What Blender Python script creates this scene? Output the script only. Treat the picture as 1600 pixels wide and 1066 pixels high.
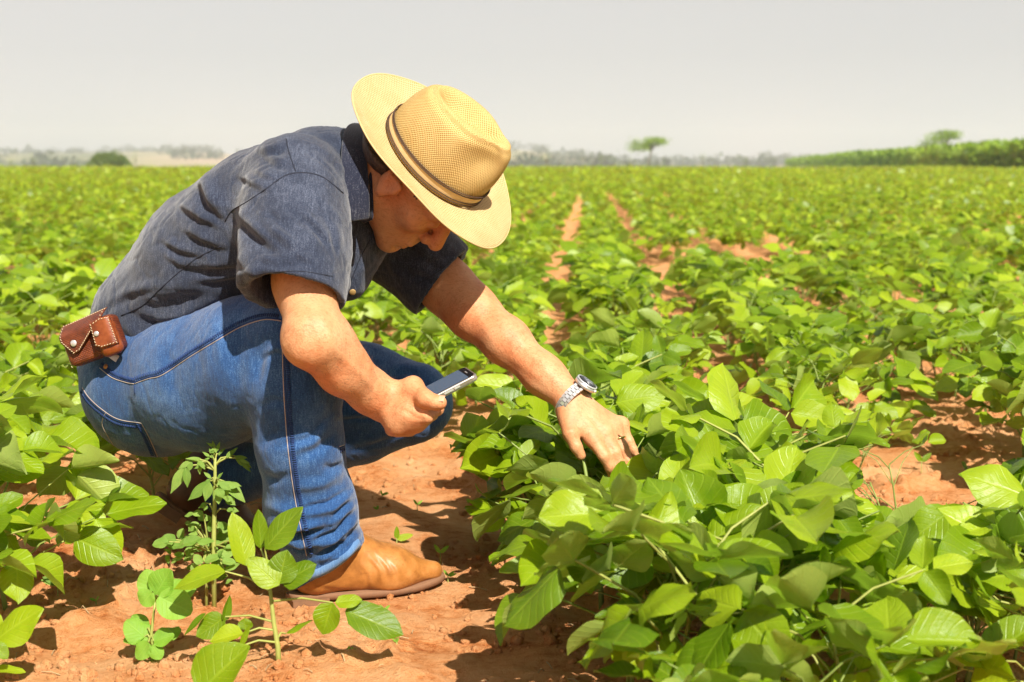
import bpy, bmesh, math, random
import numpy as np
from mathutils import Vector, Matrix, noise as mnoise
from mathutils.bvhtree import BVHTree

for o in list(bpy.data.objects):
    bpy.data.objects.remove(o)
SC = bpy.context.scene
COL = SC.collection
rad = math.radians

# ------------------------------------------------------------------ camera
CAM_H = 0.73
LENS = 50.0
FPX = LENS / 36.0 * 1600.0            # focal length in photograph pixels
PITCH = math.atan(278.0 / FPX)
camd = bpy.data.cameras.new('camera')
camd.lens = LENS
camd.sensor_width = 36.0
camd.clip_start = 0.05
camd.clip_end = 20000
camd.dof.use_dof = True
camd.dof.focus_distance = 2.36
camd.dof.aperture_fstop = 6.3
cam = bpy.data.objects.new('camera', camd)
COL.objects.link(cam)
cam.location = (0, 0, CAM_H)
cam.rotation_euler = (math.pi / 2 - PITCH, 0, 0)
SC.camera = cam

# ------------------------------------------------------------------ sky, sun, exposure
SUN = Vector((0.38, -0.84, 0.92)).normalized()
world = bpy.data.worlds.new('World')
SC.world = world
world.use_nodes = True
wn = world.node_tree
wn.nodes.clear()
wo = wn.nodes.new('ShaderNodeOutputWorld')
wb = wn.nodes.new('ShaderNodeBackground')
ws = wn.nodes.new('ShaderNodeTexSky')
ws.sky_type = 'NISHITA'
ws.sun_disc = False
ws.sun_elevation = math.asin(SUN.z)
ws.sun_rotation = math.atan2(SUN.x, SUN.y)
ws.air_density = 1.0
ws.dust_density = 0.4
ws.ozone_density = 1.0
wh = wn.nodes.new('ShaderNodeHueSaturation')      # thick dry-season haze: the sky is grey, hardly blue
wh.inputs['Saturation'].default_value = 0.10
wm = wn.nodes.new('ShaderNodeMixRGB')
wm.blend_type = 'MULTIPLY'
wm.inputs[0].default_value = 1.0
wm.inputs[2].default_value = (0.94, 0.935, 0.93, 1)
wn.links.new(ws.outputs[0], wh.inputs['Color'])
wg = wn.nodes.new('ShaderNodeGamma')               # the haze evens the sky out from zenith to horizon
wg.inputs[1].default_value = 0.5
wn.links.new(wh.outputs[0], wg.inputs[0])
wn.links.new(wg.outputs[0], wm.inputs[1])
wn.links.new(wm.outputs[0], wb.inputs[0])
wb.inputs[1].default_value = 0.146
wn.links.new(wb.outputs[0], wo.inputs[0])

sund = bpy.data.lights.new('sun', 'SUN')
sund.energy = 5.0
sund.angle = rad(0.6)
sund.color = (1.0, 0.95, 0.86)
sun = bpy.data.objects.new('sun', sund)
COL.objects.link(sun)
sun.rotation_euler = SUN.to_track_quat('Z', 'Y').to_euler()
sun.location = SUN * 30

SC.view_settings.view_transform = 'Standard'
SC.view_settings.look = 'None'
SC.view_settings.exposure = 0.86
SC.view_settings.gamma = 1.0
SC.view_settings.use_curve_mapping = False
SC.cycles.use_denoising = True
SC.cycles.use_adaptive_sampling = True
SC.cycles.adaptive_threshold = 0.02
SC.cycles.max_bounces = 7
SC.cycles.diffuse_bounces = 3
SC.cycles.glossy_bounces = 2
SC.cycles.transmission_bounces = 4
SC.cycles.transparent_max_bounces = 8
SC.cycles.volume_bounces = 1
SC.cycles.caustics_reflective = False
SC.cycles.caustics_refractive = False

# ------------------------------------------------------------------ picture point -> place in the scene
C0 = np.array([0, 0, CAM_H])
FW = np.array([0, math.cos(PITCH), -math.sin(PITCH)])
UP = np.array([0, math.sin(PITCH), math.cos(PITCH)])
RT = np.array([1.0, 0, 0])
def P(px, py, z):
    return C0 + z * (FW + RT * (px - 800) / FPX - UP * (py - 533) / FPX)
def G(px, py, h=0.0):
    d = FW + RT * (px - 800) / FPX - UP * (py - 533) / FPX
    return C0 + d * ((h - CAM_H) / d[2])
def proj(v):
    r = v - C0
    z = r @ FW
    return np.stack([800 + FPX * (r @ RT) / z, 533 - FPX * (r @ UP) / z, z], -1)

# ------------------------------------------------------------------ tags and mesh helpers
def tag(o, label, cat, group=None, kind=None):
    if label: o['label'] = label
    if cat: o['category'] = cat
    if group: o['group'] = group
    if kind: o['kind'] = kind
    return o
def empty(name, loc=(0, 0, 0), rz=0.0):
    o = bpy.data.objects.new(name, None)
    o.empty_display_size = 0.05
    o.location = loc
    o.rotation_euler = (0, 0, rz)
    COL.objects.link(o)
    return o
def mesh_np(name, V, Fq=None, Ft=None, smooth=True):
    me = bpy.data.meshes.new(name)
    V = np.asarray(V, np.float32)
    parts, tot = [], []
    if Fq is not None and len(Fq):
        Fq = np.asarray(Fq, np.int32); parts.append(Fq.ravel()); tot.append(np.full(len(Fq), 4, np.int32))
    if Ft is not None and len(Ft):
        Ft = np.asarray(Ft, np.int32); parts.append(Ft.ravel()); tot.append(np.full(len(Ft), 3, np.int32))
    loops = np.concatenate(parts); tot = np.concatenate(tot)
    me.vertices.add(len(V)); me.vertices.foreach_set('co', V.ravel())
    me.loops.add(len(loops)); me.loops.foreach_set('vertex_index', loops)
    me.polygons.add(len(tot))
    st = np.zeros(len(tot), np.int32); st[1:] = np.cumsum(tot)[:-1]
    me.polygons.foreach_set('loop_start', st)
    me.polygons.foreach_set('loop_total', tot)
    if smooth:
        me.polygons.foreach_set('use_smooth', np.ones(len(tot), bool))
    me.update(calc_edges=True)
    return me
def set_uv(me, uv):
    """uv: one value per vertex"""
    lay = me.uv_layers.new(name='UVMap')
    li = np.empty(len(me.loops), np.int32); me.loops.foreach_get('vertex_index', li)
    lay.data.foreach_set('uv', np.asarray(uv, np.float32)[li].ravel())
def obj(name, me, mat=None, parent=None, loc=None):
    o = bpy.data.objects.new(name, me)
    if mat is not None and len(me.materials) == 0:
        me.materials.append(mat)
    COL.objects.link(o)
    if parent is not None:
        o.parent = parent
        o.matrix_parent_inverse = Matrix.Translation(parent.location).inverted() if parent.rotation_euler.z == 0 else parent.matrix_basis.inverted()
    if loc is not None: o.location = loc
    return o
class MB:
    """collects simple shapes for one mesh"""
    def __init__(s): s.v = []; s.f = []
    def add(s, V, F):
        n = len(s.v); s.v += [tuple(map(float, p)) for p in V]; s.f += [tuple(i + n for i in f) for f in F]
    def tube(s, pts, r, n=6, cap=True):
        pts = [Vector(p) for p in pts]
        rs = r if isinstance(r, (list, tuple)) else [r] * len(pts)
        up = Vector((0.31, 0.2, 0.93)); V = []; F = []
        prev = None
        for i, p in enumerate(pts):
            d = (pts[min(i + 1, len(pts) - 1)] - pts[max(i - 1, 0)]).normalized()
            a = d.cross(up) if prev is None else prev - d * prev.dot(d)
            if a.length < 1e-4: a = d.orthogonal()
            a.normalize(); prev = a; b = d.cross(a)
            for k in range(n):
                t = 2 * math.pi * k / n
                V.append(p + (a * math.cos(t) + b * math.sin(t)) * rs[i])
        for i in range(len(pts) - 1):
            for k in range(n):
                F.append((i * n + k, i * n + (k + 1) % n, (i + 1) * n + (k + 1) % n, (i + 1) * n + k))
        if cap:
            F.append(tuple(range(n))[::-1]); F.append(tuple((len(pts) - 1) * n + k for k in range(n)))
        s.add(V, F)
    def box(s, M, sx, sy, sz):
        V = [M @ Vector((x * sx / 2, y * sy / 2, z * sz / 2)) for x in (-1, 1) for y in (-1, 1) for z in (-1, 1)]
        s.add(V, [(0, 1, 3, 2), (4, 6, 7, 5), (0, 4, 5, 1), (2, 3, 7, 6), (0, 2, 6, 4), (1, 5, 7, 3)])
    def disc(s, M, r, h, n=14):
        V = []; F = []
        for (zz, rr) in ((0, r), (h * 0.7, r), (h, r * 0.8)):
            for k in range(n):
                t = 2 * math.pi * k / n; V.append(M @ Vector((rr * math.cos(t), rr * math.sin(t), zz)))
        for j in range(2):
            for k in range(n): F.append((j * n + k, j * n + (k + 1) % n, (j + 1) * n + (k + 1) % n, (j + 1) * n + k))
        F.append(tuple(2 * n + k for k in range(n))); F.append(tuple(range(n))[::-1])
        s.add(V, F)
    def mesh(s, name, smooth=True):
        me = bpy.data.meshes.new(name); me.from_pydata(s.v, [], s.f)
        if smooth: me.polygons.foreach_set('use_smooth', np.ones(len(me.polygons), bool))
        me.update(); return me

# ------------------------------------------------------------------ materials
def nt_mat(name):
    m = bpy.data.materials.new(name); m.use_nodes = True
    nt = m.node_tree
    return m, nt, nt.nodes['Principled BSDF'], nt.nodes['Material Output']
def N(nt, typ, **kw):
    n = nt.nodes.new(typ)
    for k, v in kw.items():
        if k.startswith('i_'):
            n.inputs[k[2:].replace('_', ' ')].default_value = v
        else:
            setattr(n, k, v)
    return n
def ramp(nt, fac, stops):
    r = nt.nodes.new('ShaderNodeValToRGB')
    el = r.color_ramp.elements
    while len(el) < len(stops): el.new(0.5)
    for e, (p, c) in zip(el, stops):
        e.position = p; e.color = (*c, 1) if len(c) == 3 else c
    nt.links.new(fac, r.inputs[0])
    return r.outputs[0]
def tex_noise(nt, vec, scale, detail=4, rough=0.55, out=0):
    n = nt.nodes.new('ShaderNodeTexNoise')
    n.inputs['Scale'].default_value = scale; n.inputs['Detail'].default_value = detail; n.inputs['Roughness'].default_value = rough
    if vec is not None: nt.links.new(vec, n.inputs['Vector'])
    return n.outputs[out]
def mapping(nt, src, scale=(1, 1, 1), rot=(0, 0, 0)):
    m = nt.nodes.new('ShaderNodeMapping')
    m.inputs['Scale'].default_value = scale; m.inputs['Rotation'].default_value = rot
    nt.links.new(src, m.inputs['Vector']); return m.outputs[0]
def coords(nt, which='Object'):
    return nt.nodes.new('ShaderNodeTexCoord').outputs[which]
def mix(nt, fac, a, b, mode='MIX'):
    m = nt.nodes.new('ShaderNodeMixRGB'); m.blend_type = mode
    for i, x in ((0, fac), (1, a), (2, b)):
        if hasattr(x, 'links') or hasattr(x, 'is_linked'): nt.links.new(x, m.inputs[i])
        elif i == 0: m.inputs[0].default_value = x
        else: m.inputs[i].default_value = (*x, 1)
    return m.outputs[0]
def math_(nt, op, a, b=None):
    m = nt.nodes.new('ShaderNodeMath'); m.operation = op
    for i, x in ((0, a), (1, b)):
        if x is None: continue
        if hasattr(x, 'is_linked'): nt.links.new(x, m.inputs[i])
        else: m.inputs[i].default_value = x
    return m.outputs[0]
def bump(nt, bs, h, strength=0.3, dist=0.002):
    b = nt.nodes.new('ShaderNodeBump'); b.inputs['Strength'].default_value = strength; b.inputs['Distance'].default_value = dist
    nt.links.new(h, b.inputs['Height']); nt.links.new(b.outputs[0], bs.inputs['Normal'])
def simple(name, col, rough=0.5, metal=0.0, spec=0.5):
    m, nt, bs, out = nt_mat(name)
    bs.inputs['Base Color'].default_value = (*col, 1); bs.inputs['Roughness'].default_value = rough
    bs.inputs['Metallic'].default_value = metal; bs.inputs['Specular IOR Level'].default_value = spec
    v = coords(nt); n = tex_noise(nt, v, 90, 3)
    c = mix(nt, n, tuple(x * 0.75 for x in col), tuple(min(1, x * 1.2) for x in col))
    nt.links.new(c, bs.inputs['Base Color'])
    return m

# ------------------------------------------------------------------ signed-distance sculpting
def smin(a, b, k):
    h = np.maximum(k - np.abs(a - b), 0) / k
    return np.minimum(a, b) - h * h * k * 0.25
def cone(a, b, ra, rb, n=None, s=1.0):
    """tapered capsule from a to b; stretched by s along the unit direction n"""
    a = np.asarray(a, np.float32); b = np.asarray(b, np.float32); ab = b - a; L2 = float(ab @ ab) + 1e-12
    nn = None if n is None else (np.asarray(n) / np.linalg.norm(n)).astype(np.float32)
    def f(p):
        r = p - a
        t = np.clip((r @ ab) / L2, 0, 1)
        r = r - t[:, None] * ab
        if nn is not None:
            r = r + (r @ nn)[:, None] * nn * (1.0 / s - 1)
        return np.sqrt(np.einsum('ij,ij->i', r, r)) - (ra + (rb - ra) * t)
    return f
def ball(c, r): return cone(c, np.asarray(c) + 1e-4, r, r)
def ell(c, r, R=None):
    c = np.asarray(c, np.float32); r = np.asarray(r, np.float32); R = np.eye(3, dtype=np.float32) if R is None else np.asarray(R, np.float32)
    def f(p):
        q = (p - c) @ R                      # columns of R are the local axes
        k0 = np.sqrt(((q / r) ** 2).sum(1)); k1 = np.sqrt(((q / (r * r)) ** 2).sum(1)) + 1e-9
        return k0 * (k0 - 1) / k1
    return f
def plane(pt, n):
    pt = np.asarray(pt, np.float32); n = (np.asarray(n) / np.linalg.norm(n)).astype(np.float32)
    return lambda p: (p - pt) @ n
def chain(pts, k=0.0):
    """pts: list of (point, radius)"""
    return [cone(a, b, ra, rb) for (a, ra), (b, rb) in zip(pts[:-1], pts[1:])]
class Sculpt:
    def __init__(s): s.ops = []
    def add(s, f, k=0.02): s.ops.append(('u', f, k)); return s
    def adds(s, fs, k=0.02):
        for f in fs: s.add(f, k)
        return s
    def sub(s, f, k=0.004): s.ops.append(('s', f, k)); return s
    def cut(s, f): s.ops.append(('i', f, 0)); return s
    def __call__(s, p):
        d = np.full(len(p), 10.0, np.float32)
        for op, f, k in s.ops:
            e = f(p).astype(np.float32)
            if op == 'u': d = smin(d, e, k)
            elif op == 's': d = -smin(-d, e, k)
            else: d = np.maximum(d, e)
        return d
def surface(S, lo, hi, h, B=8):
    """surface nets over the sculpt S inside the box lo..hi, cell h; returns vertices, quads"""
    lo = np.asarray(lo, np.float32); hi = np.asarray(hi, np.float32)
    nb = np.ceil((hi - lo) / (h * B)).astype(int) + 1
    n = nb * B + 1
    bc = np.stack(np.meshgrid(*[np.arange(k) for k in nb], indexing='ij'), -1).reshape(-1, 3)
    cen = lo + (bc + 0.5) * (B * h)
    d = S(cen.astype(np.float32))
    act = np.abs(d) < B * h * 1.35
    D = np.repeat(np.repeat(np.repeat(np.where(d < 0, -1, 1).astype(np.float32).reshape(nb), B, 0), B, 1), B, 2)
    D = np.pad(D, ((0, 1),) * 3, mode='edge')
    ab = bc[act]; dc = d[act]; cc = cen[act].astype(np.float32)
    loc = np.stack(np.meshgrid(*[np.arange(B + 1)] * 3, indexing='ij'), -1).reshape(-1, 3)
    reach = B * h * 0.9
    for i in range(0, len(ab), 500):
        blk = ab[i:i + 500]; n1 = len(blk)
        idx = (blk[:, None, :] * B + loc[None])
        pts = (lo + idx * h).astype(np.float32)
        dd = np.full((n1, len(loc)), 10.0, np.float32)
        for op, f, k in S.ops:
            ec = f(cc[i:i + 500])
            if op == 'u': sel = ec < np.abs(dc[i:i + 500]) + 2.2 * reach + k
            elif op == 's': sel = ec < 1.1 * reach + k + 0.01
            else: sel = np.ones(n1, bool)
            if not sel.any(): continue
            e = f(pts[sel].reshape(-1, 3)).astype(np.float32).reshape(-1, len(loc))
            cur = dd[sel]
            if op == 'u': cur = smin(cur, e, k)
            elif op == 's': cur = -smin(-cur, e, k)
            else: cur = np.maximum(cur, e)
            dd[sel] = cur
        idx = idx.reshape(-1, 3)
        D[idx[:, 0], idx[:, 1], idx[:, 2]] = dd.ravel()
    neg = D < 0
    cnt = np.zeros(n - 1, np.int8)
    for dx in (0, 1):
        for dy in (0, 1):
            for dz in (0, 1):
                cnt += neg[dx:n[0] - 1 + dx, dy:n[1] - 1 + dy, dz:n[2] - 1 + dz]
    cells = np.argwhere((cnt > 0) & (cnt < 8))
    vid = np.full(n - 1, -1, np.int32)
    vid[cells[:, 0], cells[:, 1], cells[:, 2]] = np.arange(len(cells))
    acc = np.zeros((len(cells), 3)); num = np.zeros(len(cells))
    cor = [(x, y, z) for x in (0, 1) for y in (0, 1) for z in (0, 1)]
    val = {c: D[cells[:, 0] + c[0], cells[:, 1] + c[1], cells[:, 2] + c[2]] for c in cor}
    for c in cor:
        for ax in range(3):
            if c[ax] == 0:
                e = list(c); e[ax] = 1; e = tuple(e)
                va, vb = val[c], val[e]
                m = (va < 0) != (vb < 0)
                t = np.where(m, va / np.where(m, va - vb, 1), 0)
                p = np.tile(np.array(c, float), (len(cells), 1)); p[:, ax] += t
                acc[m] += p[m]; num[m] += 1
    V = lo + (cells + acc / num[:, None]) * h
    quads = []
    for ax in range(3):
        o1, o2 = (ax + 1) % 3, (ax + 2) % 3
        sl = [slice(1, n[k] - 1) for k in range(3)]
        sa = list(sl); sb = list(sl); sa[ax] = slice(0, n[ax] - 1); sb[ax] = slice(1, n[ax])
        A, Bq = neg[tuple(sa)], neg[tuple(sb)]
        for inv in (0, 1):
            e = np.argwhere((A & ~Bq) if inv == 0 else (~A & Bq))
            off = np.ones(3, int); off[ax] = 0
            e = e + off
            def vv(da, db):
                q = e.copy(); q[:, o1] += da; q[:, o2] += db
                return vid[q[:, 0], q[:, 1], q[:, 2]]
            f = np.stack([vv(-1, -1), vv(0, -1), vv(0, 0), vv(-1, 0)], 1)
            if inv: f = f[:, ::-1]
            quads.append(f)
    Q = np.concatenate(quads)
    Q = Q[(Q >= 0).all(1)]
    return V, Q
def vnormals(V, Q):
    a = V[Q[:, 2]] - V[Q[:, 0]]; b = V[Q[:, 3]] - V[Q[:, 1]]
    fn = np.cross(a, b); out = np.zeros_like(V)
    for k in range(4): np.add.at(out, Q[:, k], fn)
    return out / (np.linalg.norm(out, axis=1, keepdims=True) + 1e-12)
def relax(V, Q, it=2, f=0.5):
    for _ in range(it):
        acc = np.zeros_like(V); cnt = np.zeros(len(V))
        for k in range(4):
            for j in (1, 3):
                np.add.at(acc, Q[:, k], V[Q[:, (k + j) % 4]]); np.add.at(cnt, Q[:, k], 1)
        V = V + f * (acc / np.maximum(cnt, 1)[:, None] - V)
    return V
def fbm(V, scale, octv=3, seed=0.0, aniso=None):
    q = V * scale if aniso is None else (V @ aniso) * scale
    return np.array([mnoise.fractal(Vector((x + seed, y - seed, z + 3.7)), 1.0, 2.1, octv) for x, y, z in q])
def segdist(p2, a, b):
    a = np.asarray(a, float); b = np.asarray(b, float); ab = b - a
    t = np.clip(((p2 - a) @ ab) / (ab @ ab + 1e-9), 0, 1)
    r = p2 - a - t[:, None] * ab
    d = np.sqrt((r * r).sum(1))
    s = np.sign(ab[0] * r[:, 1] - ab[1] * r[:, 0])
    return d, t, s
def fold(V, Nn, pts, w, amp, kind='step', view_lo=0.02, zmax=None):
    """press one cloth fold into the surface along the line pts; w = half width (photo pixels at the cloth), amp in metres"""
    p = proj(V); p2 = p[:, :2]
    vdir = V - C0; vdir /= np.linalg.norm(vdir, axis=1, keepdims=True)
    face = np.clip((-(Nn * vdir).sum(1) - view_lo) / 0.3, 0, 1)
    if zmax is not None: face = face * (p[:, 2] < zmax)
    L = [math.dist(a, b) for a, b in zip(pts[:-1], pts[1:])]; tot = sum(L); run = 0
    bd = np.full(len(V), 1e9); bt = np.zeros(len(V)); bs = np.ones(len(V))
    for (a, b, l) in zip(pts[:-1], pts[1:], L):
        d, t, s = segdist(p2, a, b)
        m = d < bd
        bd = np.where(m, d, bd); bt = np.where(m, (run + t * l) / tot, bt); bs = np.where(m, s, bs); run += l
    taper = np.clip(np.sin(np.pi * np.clip(bt, 0.02, 0.98)), 0, 1) ** 0.6
    sd = bd * bs
    if kind == 'step':
        pr = np.exp(-((sd + w * 0.7) / w) ** 2) - np.exp(-((sd - w * 0.5) / (w * 0.6)) ** 2)
    elif kind == 'ridge':
        pr = np.exp(-(sd / w) ** 2)
    else:
        pr = -np.exp(-(sd / w) ** 2)
    return V + Nn * (amp * taper * pr * face)[:, None]
def hits(bvh, pts, n=40, lift=0.0):
    """walk a line of photo points over a surface: 3-D points on it and normals"""
    L = [math.dist(a, b) for a, b in zip(pts[:-1], pts[1:])]; tot = sum(L); res = []
    for i in range(n):
        s = tot * i / (n - 1); k = 0
        while k < len(L) - 1 and s > L[k]: s -= L[k]; k += 1
        t = min(s / max(L[k], 1e-6), 1)
        x = pts[k][0] + (pts[k + 1][0] - pts[k][0]) * t; y = pts[k][1] + (pts[k + 1][1] - pts[k][1]) * t
        d = Vector(FW + RT * (x - 800) / FPX - UP * (y - 533) / FPX).normalized()
        loc, nor, idx, dist = bvh.ray_cast(Vector(C0), d)
        if loc is None: continue
        if nor.dot(d) > 0: nor = -nor
        if res and (loc - res[-1][0]).length > 0.05: continue
        res.append((loc + nor * lift, nor))
    return res
def smooth_line(pts, m=6):
    """Catmull-Rom through photo points"""
    out = []
    q = [pts[0]] + list(pts) + [pts[-1]]
    for i in range(1, len(q) - 2):
        p0, p1, p2, p3 = [np.array(x, float) for x in q[i - 1:i + 3]]
        for j in range(m):
            t = j / m
            out.append(tuple(0.5 * (2 * p1 + (p2 - p0) * t + (2 * p0 - 5 * p1 + 4 * p2 - p3) * t * t + (3 * p1 - p0 - 3 * p2 + p3) * t ** 3)))
    out.append(tuple(pts[-1]))
    return out
# ================================================================== ground, hills
ROW_DX = 0.054                        # rows run a little to the right of straight ahead
ROW_S = 0.511
ROW_0 = 0.110
def row_x(k, y): return ROW_0 + ROW_S * k + ROW_DX * y
rng = np.random.default_rng(11)
def axis(fine_lo, fine_hi, step, lo, hi, g=1.13):
    a = list(np.arange(fine_lo, fine_hi, step))
    s = step; x = a[-1]
    while x < hi: s *= g; x += s; a.append(x)
    s = step; x = a[0]; pre = []
    while x > lo: s *= g; x -= s; pre.append(x)
    return np.array(pre[::-1] + a)
def terrain(x, y):
    """far land: the field lies on a low rise, a shallow valley and low hills lie behind it"""
    d = np.hypot(x, y)
    t = np.clip((d - 170) / 500, 0, 1); z = -7.0 * t * t * (3 - 2 * t)
    u = np.clip((d - 700) / 1900, 0, 1); u = u * u * (3 - 2 * u)
    az = x / np.maximum(y, 1)
    hill = 32 + 10 * np.sin(az * 9 + 0.5) + 5 * np.sin(az * 27 + 2) - 34 * np.clip((az + 0.06) / 0.2, 0, 1)
    z = z + u * hill
    return z
gx = axis(-1.75, 1.75, 0.0095, -4200, 4200); gy = axis(1.75, 4.6, 0.0095, -60, 4400, 1.10)
GX, GY = np.meshgrid(gx, gy, indexing='ij')
GZ = terrain(GX, GY)
near = np.clip(1 - (np.hypot(GX, GY - 3) - 3) / 9, 0, 1)
sel = near > 0.01
def vnoise(x, y, seed):
    """smooth value noise on a lattice"""
    xi, yi = np.floor(x).astype(int), np.floor(y).astype(int); fx, fy = x - xi, y - yi
    fx, fy = fx * fx * (3 - 2 * fx), fy * fy * (3 - 2 * fy)
    T = np.random.default_rng(seed).random((256, 256))
    g = lambda i, j: T[i & 255, j & 255]
    return (g(xi, yi) * (1 - fx) + g(xi + 1, yi) * fx) * (1 - fy) + (g(xi, yi + 1) * (1 - fx) + g(xi + 1, yi + 1) * fx) * fy
def soil_h(x, y):
    z = 0.030 * (vnoise(x * 3.1, y * 3.1, 1) - 0.5) + 0.022 * (vnoise(x * 9, y * 9, 2) - 0.5) + 0.010 * (vnoise(x * 24, y * 24, 3) - 0.5)
    c = vnoise(x * 38, y * 38, 4); patch = np.clip((vnoise(x * 4.3, y * 4.3, 6) - 0.45) * 4, 0, 1)
    z = z + 0.026 * np.clip(c - 0.58, 0, 1) * patch * 2.4 + 0.007 * (vnoise(x * 62, y * 62, 5) - 0.5) * (0.4 + patch)
    rk = (x - ROW_DX * y - ROW_0) / ROW_S; rk = np.abs(rk - np.round(rk))
    return z + 0.02 * (0.25 - rk) - 0.004
def flat_spots(x, y, z):
    for (cx, cy, r, h) in FLAT:
        w = np.clip(1.6 - np.hypot(x - cx, y - cy) / r, 0, 1)
        z = z * (1 - w) + h * w
    return z
_b = [G(480, 930), G(560, 935), G(640, 925), G(385, 815)]
FLAT = [(_b[0][0], _b[0][1], 0.07, -0.008), (_b[1][0], _b[1][1], 0.07, -0.006), (_b[2][0], _b[2][1], 0.07, -0.006), (_b[3][0], _b[3][1], 0.07, -0.006)]
hz_ = np.zeros_like(GX); hz_[sel] = flat_spots(GX[sel], GY[sel], soil_h(GX[sel], GY[sel]))
GZ = GZ + hz_ * near
nx, ny = GX.shape
ids = np.arange(nx * ny).reshape(nx, ny)
Qg = np.stack([ids[:-1, :-1], ids[1:, :-1], ids[1:, 1:], ids[:-1, 1:]], -1).reshape(-1, 4)
m, nt, bs, out = nt_mat('red_soil')
v = coords(nt, 'Object')
n1 = tex_noise(nt, v, 5.5, 6, 0.62); n2 = tex_noise(nt, v, 60, 5, 0.65); n3 = tex_noise(nt, v, 420, 3, 0.7)
f = math_(nt, 'ADD', math_(nt, 'MULTIPLY', n1, 0.55), math_(nt, 'ADD', math_(nt, 'MULTIPLY', n2, 0.32), math_(nt, 'MULTIPLY', n3, 0.22)))
soil = ramp(nt, f, [(0.38, (0.36, 0.080, 0.018)), (0.45, (0.58, 0.205, 0.062)), (0.53, (0.74, 0.335, 0.135)), (0.68, (0.83, 0.46, 0.225))])
# beyond the crop: pale dry pasture and fields
fields = ramp(nt, tex_noise(nt, mapping(nt, v, (0.004, 0.0016, 0)), 1.0, 2), [(0.40, (0.09, 0.12, 0.045)), (0.50, (0.30, 0.27, 0.13)), (0.62, (0.42, 0.30, 0.19))])
ln = nt.nodes.new('ShaderNodeVectorMath'); ln.operation = 'LENGTH'; nt.links.new(v, ln.inputs[0])
far = nt.nodes.new('ShaderNodeMapRange'); far.inputs['From Min'].default_value = 175; far.inputs['From Max'].default_value = 215; nt.links.new(ln.outputs['Value'], far.inputs['Value'])
nt.links.new(mix(nt, far.outputs[0], soil, fields), bs.inputs['Base Color'])
bs.inputs['Roughness'].default_value = 0.95; bs.inputs['Specular IOR Level'].default_value = 0.1
bump(nt, bs, math_(nt, 'ADD', math_(nt, 'MULTIPLY', n2, 1.4), n3), 0.9, 0.010)
M_SOIL = m
GROUND = obj('ground', mesh_np('ground', np.stack([GX, GY, GZ], -1).reshape(-1, 3), Qg), m)
tag(GROUND, 'orange red sandy soil of the field', 'ground', kind='structure')
# ================================================================== the person
def gather(S, boxpts, pad, h):
    b = np.array(boxpts); return surface(S, b.min(0) - pad, b.max(0) + pad, h)

# ---- materials of the person
def skin_material():
    m, nt, bs, out = nt_mat('skin')
    v = coords(nt)
    c = ramp(nt, tex_noise(nt, v, 26, 5, 0.6), [(0.3, (0.49, 0.215, 0.095)), (0.5, (0.57, 0.275, 0.130)), (0.72, (0.62, 0.32, 0.16))])
    f = tex_noise(nt, v, 420, 2, 0.5)
    spots = ramp(nt, tex_noise(nt, v, 260, 1, 0.4), [(0.72, (1, 1, 1)), (0.78, (0.70, 0.50, 0.40))])
    c = mix(nt, 0.7, c, spots, 'MULTIPLY')
    c = mix(nt, 0.75, c, ramp(nt, tex_noise(nt, v, 9, 4, 0.65), [(0.36, (1.0, 0.72, 0.60)), (0.52, (1, 1, 1)), (0.66, (1.0, 1.06, 1.10))]), 'MULTIPLY')
    c = mix(nt, 0.5, c, ramp(nt, tex_noise(nt, mapping(nt, v, (140, 500, 140), (0, 0.7, 0)), 1.0, 3, 0.7), [(0.36, (0.66, 0.55, 0.48)), (0.50, (1, 1, 1))]), 'MULTIPLY')
    nt.links.new(c, bs.inputs['Base Color'])
    bs.inputs['Roughness'].default_value = 0.52
    bs.inputs['Specular IOR Level'].default_value = 0.32
    bs.inputs['Subsurface Weight'].default_value = 0.06
    bs.inputs['Subsurface Radius'].default_value = (0.012, 0.005, 0.003)
    bs.inputs['Subsurface Scale'].default_value = 0.4
    v2 = nt.nodes.new('ShaderNodeTexVoronoi'); v2.inputs['Scale'].default_value = 300; nt.links.new(v, v2.inputs['Vector'])
    hsum = math_(nt, 'ADD', f, math_(nt, 'MULTIPLY', v2.outputs[0], 0.6))
    bump(nt, bs, hsum, 0.4, 0.0014)
    return m
def denim_material(name, dark, mid, light, rot=0.6, weave=900):
    m, nt, bs, out = nt_mat(name)
    v = coords(nt)
    big = tex_noise(nt, v, 9, 4, 0.6)
    fine = tex_noise(nt, v, weave, 2, 0.7)
    streak = tex_noise(nt, mapping(nt, v, (500, 60, 60), (0, rot, 0)), 1.0, 3, 0.6)
    f = math_(nt, 'ADD', math_(nt, 'MULTIPLY', big, 0.50), math_(nt, 'ADD', math_(nt, 'MULTIPLY', fine, 0.60), math_(nt, 'MULTIPLY', streak, 0.40)))
    c = ramp(nt, math_(nt, 'MULTIPLY', f, 0.66), [(0.32, dark), (0.50, mid), (0.68, light)])
    nt.links.new(c, bs.inputs['Base Color'])
    bs.inputs['Roughness'].default_value = 0.85
    bs.inputs['Specular IOR Level'].default_value = 0.15
    bs.inputs['Sheen Weight'].default_value = 0.25
    bs.inputs['Sheen Roughness'].default_value = 0.5
    bump(nt, bs, math_(nt, 'ADD', fine, streak), 0.5, 0.0012)
    return m
M_SKIN = skin_material()
M_JEANS = denim_material('blue_denim', (0.006, 0.022, 0.085), (0.022, 0.075, 0.205), (0.125, 0.235, 0.42), 0.9, 520)
M_HEMD = denim_material('worn_denim_edge', (0.05, 0.12, 0.27), (0.10, 0.20, 0.38), (0.25, 0.36, 0.52), 0.9)
M_SHIRT = denim_material('grey_chambray', (0.006, 0.009, 0.020), (0.024, 0.032, 0.056), (0.120, 0.138, 0.190), 0.5, 560)
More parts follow.
